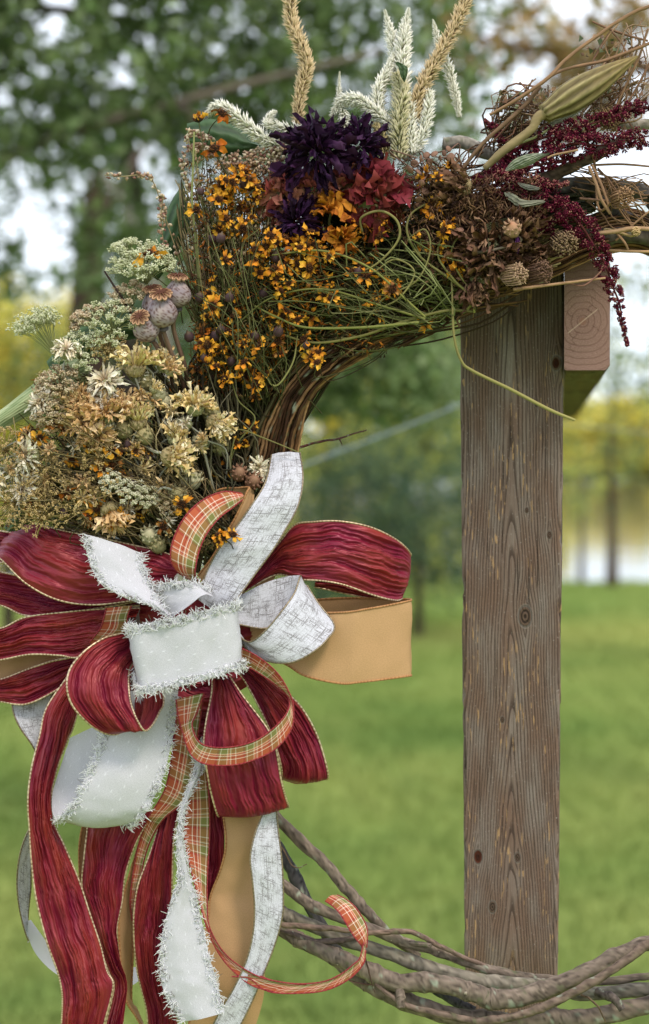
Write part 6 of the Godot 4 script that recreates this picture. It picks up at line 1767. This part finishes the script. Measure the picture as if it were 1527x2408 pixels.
	for d in [[1085, 440, 34, Vector3(-0.8, 0.2, 0.5), 1.15, 1.0, "brown dried flower with swept petals right of the golden flowers"], [1145, 590, 46, Vector3(-0.4, -0.2, 0.9), 1.35, 1.25, "largest brown shrivelled flower, over the post's top left"], [1222, 540, 44, Vector3(0.3, 0.4, 0.8), 1.0, 1.0, "brown shrivelled flower under the amaranth"], [1118, 668, 44, Vector3(-0.1, -0.7, 0.7), 0.95, 0.8, "brown dried flower hanging at the post's left corner"], [1190, 575, 36, Vector3(0.5, -0.1, 0.8), 1.15, 1.2, "brown shrivelled flower right of the largest brown one"], [1085, 560, 32, Vector3(-0.3, 0.3, 0.8), 0.9, 1.0, "small brown dried flower left of the largest brown one"], [1120, 500, 28, Vector3(0.1, 0.5, 0.8), 0.9, 1.1, "brown dried flower above the largest brown one"], [1250, 600, 28, Vector3(0.5, -0.2, 0.8), 0.85, 1.0, "brown ragged flower lying on top of the post"], [1110, 640, 36, Vector3(-0.5, -0.2, 0.8), 0.85, 1.1, "brown ragged flower left of the seed head on the post"]]:
		everlasting(d[0], d[1], d[2], d[3], d[4], zin, d[5], 26, d[6], "brown dried flowers over the post", at(1300, 560, 0), lin(120, 96, 72), "brown_flower")
	bud(1206, 540, 62, Vector3(-0.2, 0.6, 0.8), 1.15, "papery beige bud on a woolly stalk in front of the brown flowers", "", at(1120, 575, 50), bud_mesh(lin(150, 124, 96), lin(190, 164, 134), lin(170, 120, 90)), lin(150, 136, 116), 0.0012, "papery_bud")
	blade("purple_petal", "single violet petal hanging under the papery bud", "petal", [[1213, 556, 60, 1221, 556, 60], [1212, 575, 60, 1223, 574, 60], [1216, 596, 58, 1220, 596, 58]], lin(70, 32, 80), lin(108, 58, 116), 3)
	# brown cup-shaped seed heads
	var cup := func(u, v, o, dir, rad, n, label, to, c) -> void:
		var p: Vector3 = at(u, v, o)
		var t := thing("brown_umbel", label, "dried flower", p, "cup-shaped brown seed umbels")
		var b := basis_y(dir, 0.0)
		var rays := Geo.new()
		var tips := Geo.new()
		for k in int(n):
			var a := k * 2.39996
			var el := 0.95 * sqrt((k + 0.5) / n)
			var d: Vector3 = b * Vector3(cos(a) * sin(el), cos(el), sin(a) * sin(el))
			var e: Vector3 = p + (d * 0.75 + (dir as Vector3).normalized() * 0.45 - b * Vector3(cos(a), 0, sin(a)) * 0.2 * sin(el)) * rad * rf(0.85, 1.1)
			tube(rays, smooth([p, p + (d * 0.75) * rad * 0.7, e], 5), [0.0005, 0.0004], 3, shade(c, 0.7), c)
			for j in 3: octa(tips, e + rv(0.0008), d + rv(0.5), 0.0024, 0.0014, shade(c, 0.8), shade(c, 1.5))
		whole(rays, "rays", M.stem, t, true)
		whole(tips, "seeds", M.petal, t, true)
		stem(t, p, dir, to, 0.0011, c, 0.004)
	(cup as Callable).call(1178, 652, 56, Vector3(0.75, 0.1, 0.6), 0.019, 60, "pale brown seed head in front of the post, left of the pair", at(1085, 690, 20), lin(164, 136, 110))
	(cup as Callable).call(1236, 652, 46, Vector3(0.75, 0.2, 0.6), 0.020, 60, "darker brown seed head in front of the post, right of the pair", at(1140, 690, 16), lin(112, 86, 70))
	(cup as Callable).call(1440, 476, 40, Vector3(0.5, 0.2, 0.8), 0.018, 46, "brown seed head in front of the dark canes at the right", at(1372, 310, 20), lin(150, 118, 88))
	(cup as Callable).call(1418, 262, 20, Vector3(0.2, -0.6, 0.7), 0.018, 46, "brown seed head under the striped pod's right end", at(1440, 160, 0), lin(138, 112, 78))
	(cup as Callable).call(1312, 560, 34, Vector3(0.2, -0.3, 0.9), 0.022, 70, "tangled grey-brown seed head just above the beam", at(1200, 570, 10), lin(140, 116, 90))
	(cup as Callable).call(1490, 550, 40, Vector3(0.2, 0.2, 0.9), 0.007, 24, "tiny beige seed head near the right edge", at(1420, 540, 30), lin(180, 154, 110))
	# papery round pods right of the red flower
	var disk := Geo.new()
	lathe(disk, Transform3D(), [[0.0001, -0.001], [0.0030, -0.0006], [0.0038, 0.0], [0.0030, 0.0008], [0.0001, 0.0011]], 10, func(_p, _a, t): return lin(96, 68, 58).lerp(lin(140, 106, 88), t))
	var dm := disk.mesh(M.petal)
	var pods := [[975, 385], [990, 372], [1003, 365], [1012, 380], [1022, 362], [1036, 372], [998, 395], [985, 405], [978, 420], [992, 430], [1045, 360], [1060, 370], [972, 440], [985, 470], [1000, 450], [1055, 350], [965, 400], [1064, 560], [1070, 580], [1082, 540], [980, 485], [968, 465]]
	var pw := placed_words(pods)
	for k in pods.size():
		var p: Array = pods[k]
		bud(p[0], p[1], rf(34, 54), Vector3(rf(-1, 1), rf(-1, 1), rf(0.3, 1)), rf(0.7, 1.05), "papery brown pod, %s, right of the red flower" % pw[k], "papery pods beside the red flower", at(1090 + rf(-20, 20), 560 + rf(-20, 20), 10), dm, lin(110, 84, 72), 0.0006, "papery_pod", "seed pod")

	# ---- amaranth ropes
	amaranth([z5(610, 662, 14), z5(680, 725, 18), z5(730, 800, 22), z5(750, 880, 24), z5(700, 980, 24)], [12, 24, 34, 36, 22], "short amaranth rope with a pointed tip left of the pod's stalk")
	amaranth([z5(690, 900, 20), z5(820, 810, 28), z5(930, 770, 34), z5(1050, 725, 38), z5(1200, 690, 40), z5(1350, 640, 36), z5(1460, 600, 32), z5(1600, 600, 28)], [30, 40, 38, 40, 40, 38, 36, 30], "upper amaranth rope running right beneath the striped pod")
	amaranth([z5(640, 960, 16), z5(800, 905, 26), z5(950, 850, 34), z5(1100, 800, 40), z5(1250, 810, 42), z5(1400, 780, 40), z5(1620, 740, 34)], [26, 40, 46, 52, 60, 50, 36], "thick amaranth rope reaching the right edge")
	amaranth([z5(1160, 872, 30), z5(1040, 895, 34), z5(900, 920, 36), z5(760, 950, 34), z5(600, 985, 28), z5(560, 1010, 24)], [12, 28, 38, 40, 36, 20], "amaranth rope lying under the grey-green leaf")
	amaranth([z5(1076, 1020, 40), z5(1000, 1025, 42), z5(900, 1010, 42), z5(800, 990, 40), z5(690, 985, 36), z5(600, 1010, 30)], [10, 22, 34, 36, 30, 20], "faded brownish amaranth rope ending left of the dark cane", 1.0, 0.5)
	amaranth([z5(600, 1060, 26), z5(700, 1060, 32), z5(820, 1080, 36), z5(930, 1075, 40), z5(1010, 1120, 42), z5(1080, 1190, 44), z5(1150, 1260, 44), z5(1210, 1350, 44), z5(1262, 1430, 42), z5(1300, 1520, 42), z5(1330, 1610, 40), z5(1362, 1690, 38), z5(1374, 1780, 36), z5(1392, 1850, 30), z5(1404, 1925, 24)], [26, 40, 44, 56, 64, 62, 62, 54, 46, 42, 38, 28, 14, 10, 6], "long amaranth rope hanging down past the beam's end")
	amaranth([z5(640, 1130, 20), z5(760, 1150, 26), z5(880, 1200, 30), z5(960, 1270, 30), z5(1060, 1420, 24)], [24, 34, 44, 34, 20], "dark amaranth rope in the shade above the brown flowers")

	# ---- pod, leaves and twigs at the upper right
	var tip := at(1500, 132, 30)
	var base := at(1280, 268, 44)
	var ax := (tip - base).normalized()
	var pod := thing("okra_pod", "olive tan ribbed seed pod lying across the twigs at the upper right", "seed pod", base)
	g = Geo.new()
	var xf := Transform3D(basis_y(ax, 0.3), base)
	var L := base.distance_to(tip)
	var prof := [[0.003, -0.0012]]
	for k in 31:
		var x := k / 30.0
		var r := 0.0122 * (0.62 + 0.38 * smoothstep(0.0, 0.28, x)) * (1.0 - 0.94 * pow(maxf(x - 0.40, 0.0) / 0.60, 1.5))
		prof.append([maxf(r, 0.0009), x * L])
	lathe(g, xf, prof, 60, func(q, a, t):
		var rb := cos(a * 9.0)
		var c := lin(92, 80, 48).lerp(lin(132, 120, 80), smoothstep(-0.6, 0.9, rb))
		c = c.lerp(lin(160, 148, 104), smoothstep(0.9, 1.0, rb) * 0.6)
		return shade(c.lerp(lin(124, 104, 58), clampf(t * 1.3 - 0.5, 0, 0.7)), 1.0 + 0.7 * fine_b.get_noise_3d(q.x * 500, q.y * 60, q.z * 500)), 9, 0.07)
	whole(g, "pod", M.pod, pod)
	g = Geo.new()
	tube(g, smooth([base + ax * 0.008, base - ax * 0.006, at(1252, 302, 46), at(1215, 332, 44), at(1178, 360, 42), at(1140, 396, 36)], 26), [0.0050, 0.0044, 0.0034, 0.0038, 0.0034, 0.0026], 10, lin(134, 118, 82), lin(140, 124, 90), 0.1)
	whole(g, "stalk", M.stem, pod)
	blade("sage_leaf", "wrinkled grey-green leaf lying on the amaranth", "leaf", [[1190, 396, 64, 1196, 402, 64], [1208, 376, 70, 1226, 396, 66], [1236, 364, 72, 1252, 386, 68], [1262, 360, 70, 1274, 372, 68], [1288, 362, 66, 1290, 364, 66]], lin(96, 104, 84), lin(142, 148, 124), 6, 0.003)
	blade("curled_leaf", "curled dry grey leaf in the shade below the amaranth", "leaf", [[1195, 450, 50, 1196, 456, 50], [1212, 458, 56, 1218, 482, 52], [1232, 470, 58, 1242, 486, 54], [1278, 470, 52, 1276, 480, 52]], lin(84, 84, 68), lin(128, 128, 106), 4, 0.004)
	blade("curled_leaf", "dark curled leaf above the curled dry grey leaf", "leaf", [[1224, 430, 44, 1222, 436, 44], [1244, 434, 48, 1240, 448, 46], [1268, 440, 46, 1262, 450, 46]], lin(70, 72, 62), lin(112, 114, 98), 4, 0.004)
	blade("pale_leaf", "narrow pale leaf blade under the striped pod", "leaf", [[1290, 292, 20, 1296, 300, 20], [1330, 266, 22, 1340, 282, 22], [1380, 236, 20, 1384, 246, 20], [1402, 220, 18, 1404, 222, 18]], lin(150, 152, 122), lin(206, 206, 184), 5)
	blade("pale_leaf", "dull green leaf strip over the brown flowers", "leaf", [[1126, 540, 40, 1130, 556, 40], [1160, 520, 44, 1170, 536, 44], [1215, 508, 42, 1216, 520, 42]], lin(90, 92, 62), lin(124, 124, 88), 4)
	blade("pale_leaf", "grey silvery blade among the brown stalks", "leaf", [[1060, 560, 24, 1068, 572, 24], [1100, 540, 26, 1108, 556, 26], [1150, 512, 22, 1152, 518, 22]], lin(130, 128, 110), lin(166, 164, 146), 4)
	var tb := lin(138, 108, 80)
	var tg := lin(122, 92, 70)
	var twigs := [
		[[z5(1580, 20, 30), z5(1450, 65, 30), z5(1330, 135, 32), z5(1240, 200, 32), z5(1150, 262, 34), z5(1050, 345, 36), z5(980, 420, 38), z5(900, 482, 38), z5(780, 560, 36), z5(640, 640, 30)], [9, 9, 9, 8, 9, 9, 9, 8, 7], tb, "longest bare twig, slanting from the top right corner down behind the plumes"],
		[[z5(1560, 225, 20), z5(1490, 258, 22), z5(1380, 300, 24), z5(1270, 340, 24), z5(1100, 375, 26), z5(1000, 412, 28), z5(900, 480, 30)], [8, 8, 8, 7, 7], tb, "twig running along the upper side of the striped pod"],
		[[z5(920, 480, 30), z5(830, 590, 32), z5(720, 690, 34), z5(600, 800, 34), z5(470, 960, 30)], [11, 11, 10, 9], lin(116, 92, 70), "thick brown twig slanting down left of the striped pod"],
		[[z5(1210, 120, 14), z5(1300, 160, 16), z5(1400, 195, 16), z5(1520, 228, 14)], [5, 6, 5], tg, "thin twig crossing above the striped pod"],
		[[z5(1320, 175, 20), z5(1372, 240, 22), z5(1400, 290, 24)], [5, 4], tg, "short side twig dropping to the striped pod's tip"],
		[[z5(1520, 160, 14), z5(1470, 320, 16), z5(1400, 470, 16), z5(1340, 600, 16)], [6, 6, 5], tb, "twig falling from the right edge past the pod's tip"],
		[[z5(1190, 925, 46), z5(1230, 1020, 48), z5(1260, 1110, 48), z5(1310, 1190, 44)], [7, 8, 7], lin(150, 118, 88), "brown twig in front of the dark canes, left of the pair"],
		[[z5(1210, 920, 44), z5(1260, 1030, 46), z5(1300, 1140, 46)], [6, 7, 6], lin(142, 110, 82), "brown twig in front of the dark canes, right of the pair"],
		[[z5(1140, 1105, 36), z5(1220, 1112, 38), z5(1300, 1120, 36)], [6, 6], lin(120, 92, 72), "short level twig over the dark canes"],
		[[z5(1220, 1300, 40), z5(1330, 1290, 42), z5(1440, 1272, 40), z5(1580, 1280, 36)], [10, 11, 9], lin(166, 134, 100), "stout tan twig lying on the lower dark cane"],
		[[z5(1300, 1394, 30), z5(1420, 1400, 30), z5(1580, 1402, 28)], [7, 7], lin(170, 136, 98), "straight tan twig below the lower dark cane"],
		[[z5(1340, 1290, 40), z5(1390, 1350, 42), z5(1410, 1390, 40)], [6, 5], lin(150, 116, 86), "little twig crossing the lower dark cane"],
		[[z5(770, 1612, 60), z5(900, 1596, 60), z5(1100, 1570, 56), z5(1282, 1548, 48)], [8, 7, 5], lin(156, 124, 92), "straight straw stalk from the seed heads across to the beam"],
		[[z5(1060, 1570, 50), z5(1160, 1590, 54), z5(1250, 1520, 50), z5(1272, 1480, 44)], [3, 4, 3], lin(128, 92, 76), "fine brown tendril over the beam's end grain"],
		[[z5(1340, 1340, 30), z5(1450, 1240, 32), z5(1560, 1150, 30)], [5, 5], tb, "twig rising to the right edge across the lower dark canes"],
		[[z5(1290, 985, 34), z5(1380, 1110, 34), z5(1420, 1160, 34)], [4, 4], tg, "thin twig ending in the seed head before the dark canes"],
		[[z5(1200, 920, 30), z5(1380, 915, 30), z5(1560, 930, 26)], [6, 5], lin(132, 104, 80), "level twig above the dark cane at the right"],
		[[z5(800, 800, 30), z5(900, 760, 36), z5(1000, 700, 36)], [7, 6], lin(160, 160, 112), "greenish cut stalk beside the pod's stalk"],
		[[z5(1130, 835, 54), z5(1000, 862, 56), z5(960, 880, 56)], [5, 4], lin(160, 128, 96), "reddish stalk of the grey-green leaf"],
		[[z5(470, 1820, 30), z5(462, 1770, 34), z5(530, 1740, 38)], [5, 4], lin(112, 84, 64), "brown hooked stalk on the post's upper left edge"],
		[[z5(1540, 330, 20), z5(1440, 520, 20), z5(1350, 640, 18)], [6, 5], tg, "twig leaning in from the right edge toward the amaranth"]]
	for w in twigs: strand(w[0], w[1], shade(w[2], 0.85), w[2], "twig", w[3], "twig", "", 7, 0.1)
	g = Geo.new()
	spray(g, 46, [1170, 330, 30, 30, 10, 12], [1250, 240, 60, 60, 14, 14], [lin(112, 82, 62), lin(140, 112, 84), lin(90, 70, 56)], 0.0004, 0.0010, 0.016)
	spray(g, 40, [1400, 280, 60, 60, 4, 14], [1490, 130, 60, 90, 6, 14], [lin(124, 94, 70), lin(150, 122, 92)], 0.0004, 0.0010, 0.016)
	spray(g, 26, [1380, 420, 40, 30, 20, 14], [1520, 480, 30, 70, 20, 14], [lin(140, 110, 82)], 0.0004, 0.0009, 0.010)
	tag(whole(g, "fine_twigs", M.stem, self, true), "thicket of fine brown twigs round the striped pod", "twigs")
	g = Geo.new()
	flakes(g, 300, [1240, 270, 70, 60, 10, 16], [lin(140, 112, 80), lin(110, 80, 60), lin(96, 100, 70)], 0.002, 0.007)
	flakes(g, 160, [1440, 200, 80, 120, 0, 18], [lin(150, 122, 92), lin(116, 90, 70), lin(96, 104, 70)], 0.003, 0.008)
	tag(whole(g, "dry_leaf_bits", M.petal, self, true), "shrivelled leaf bits caught in the twigs at the upper right", "leaf bits")
	var p0 := at(1000, 762, 20)
	var fp := thing("fallen_petal", "single orange petal tuft hanging below the wreath's inner rim", "petal", p0)
	head(fp, basis_y(Vector3(0, 0.2, 1), 0), 0.9, [[5, 1.3, 0.002, orange[0], 0.0, "petal"]])

func _ready() -> void:
	rng.seed = 20
	ns.seed = 3
	ns.frequency = 0.02
	nf.seed = 8
	nf.frequency = 0.012
	fine_a.seed = 5
	fine_a.frequency = 1.0
	fine_b.seed = 9
	fine_b.frequency = 1.0
	fold.seed = 4
	fold.frequency = 1.0
	fold.fractal_type = FastNoiseLite.FRACTAL_NONE
	view_and_light()
	make_materials()
	build_ground()
	build_trees()
	build_post()
	build_wreath()
	build_bow()
	build_flowers()
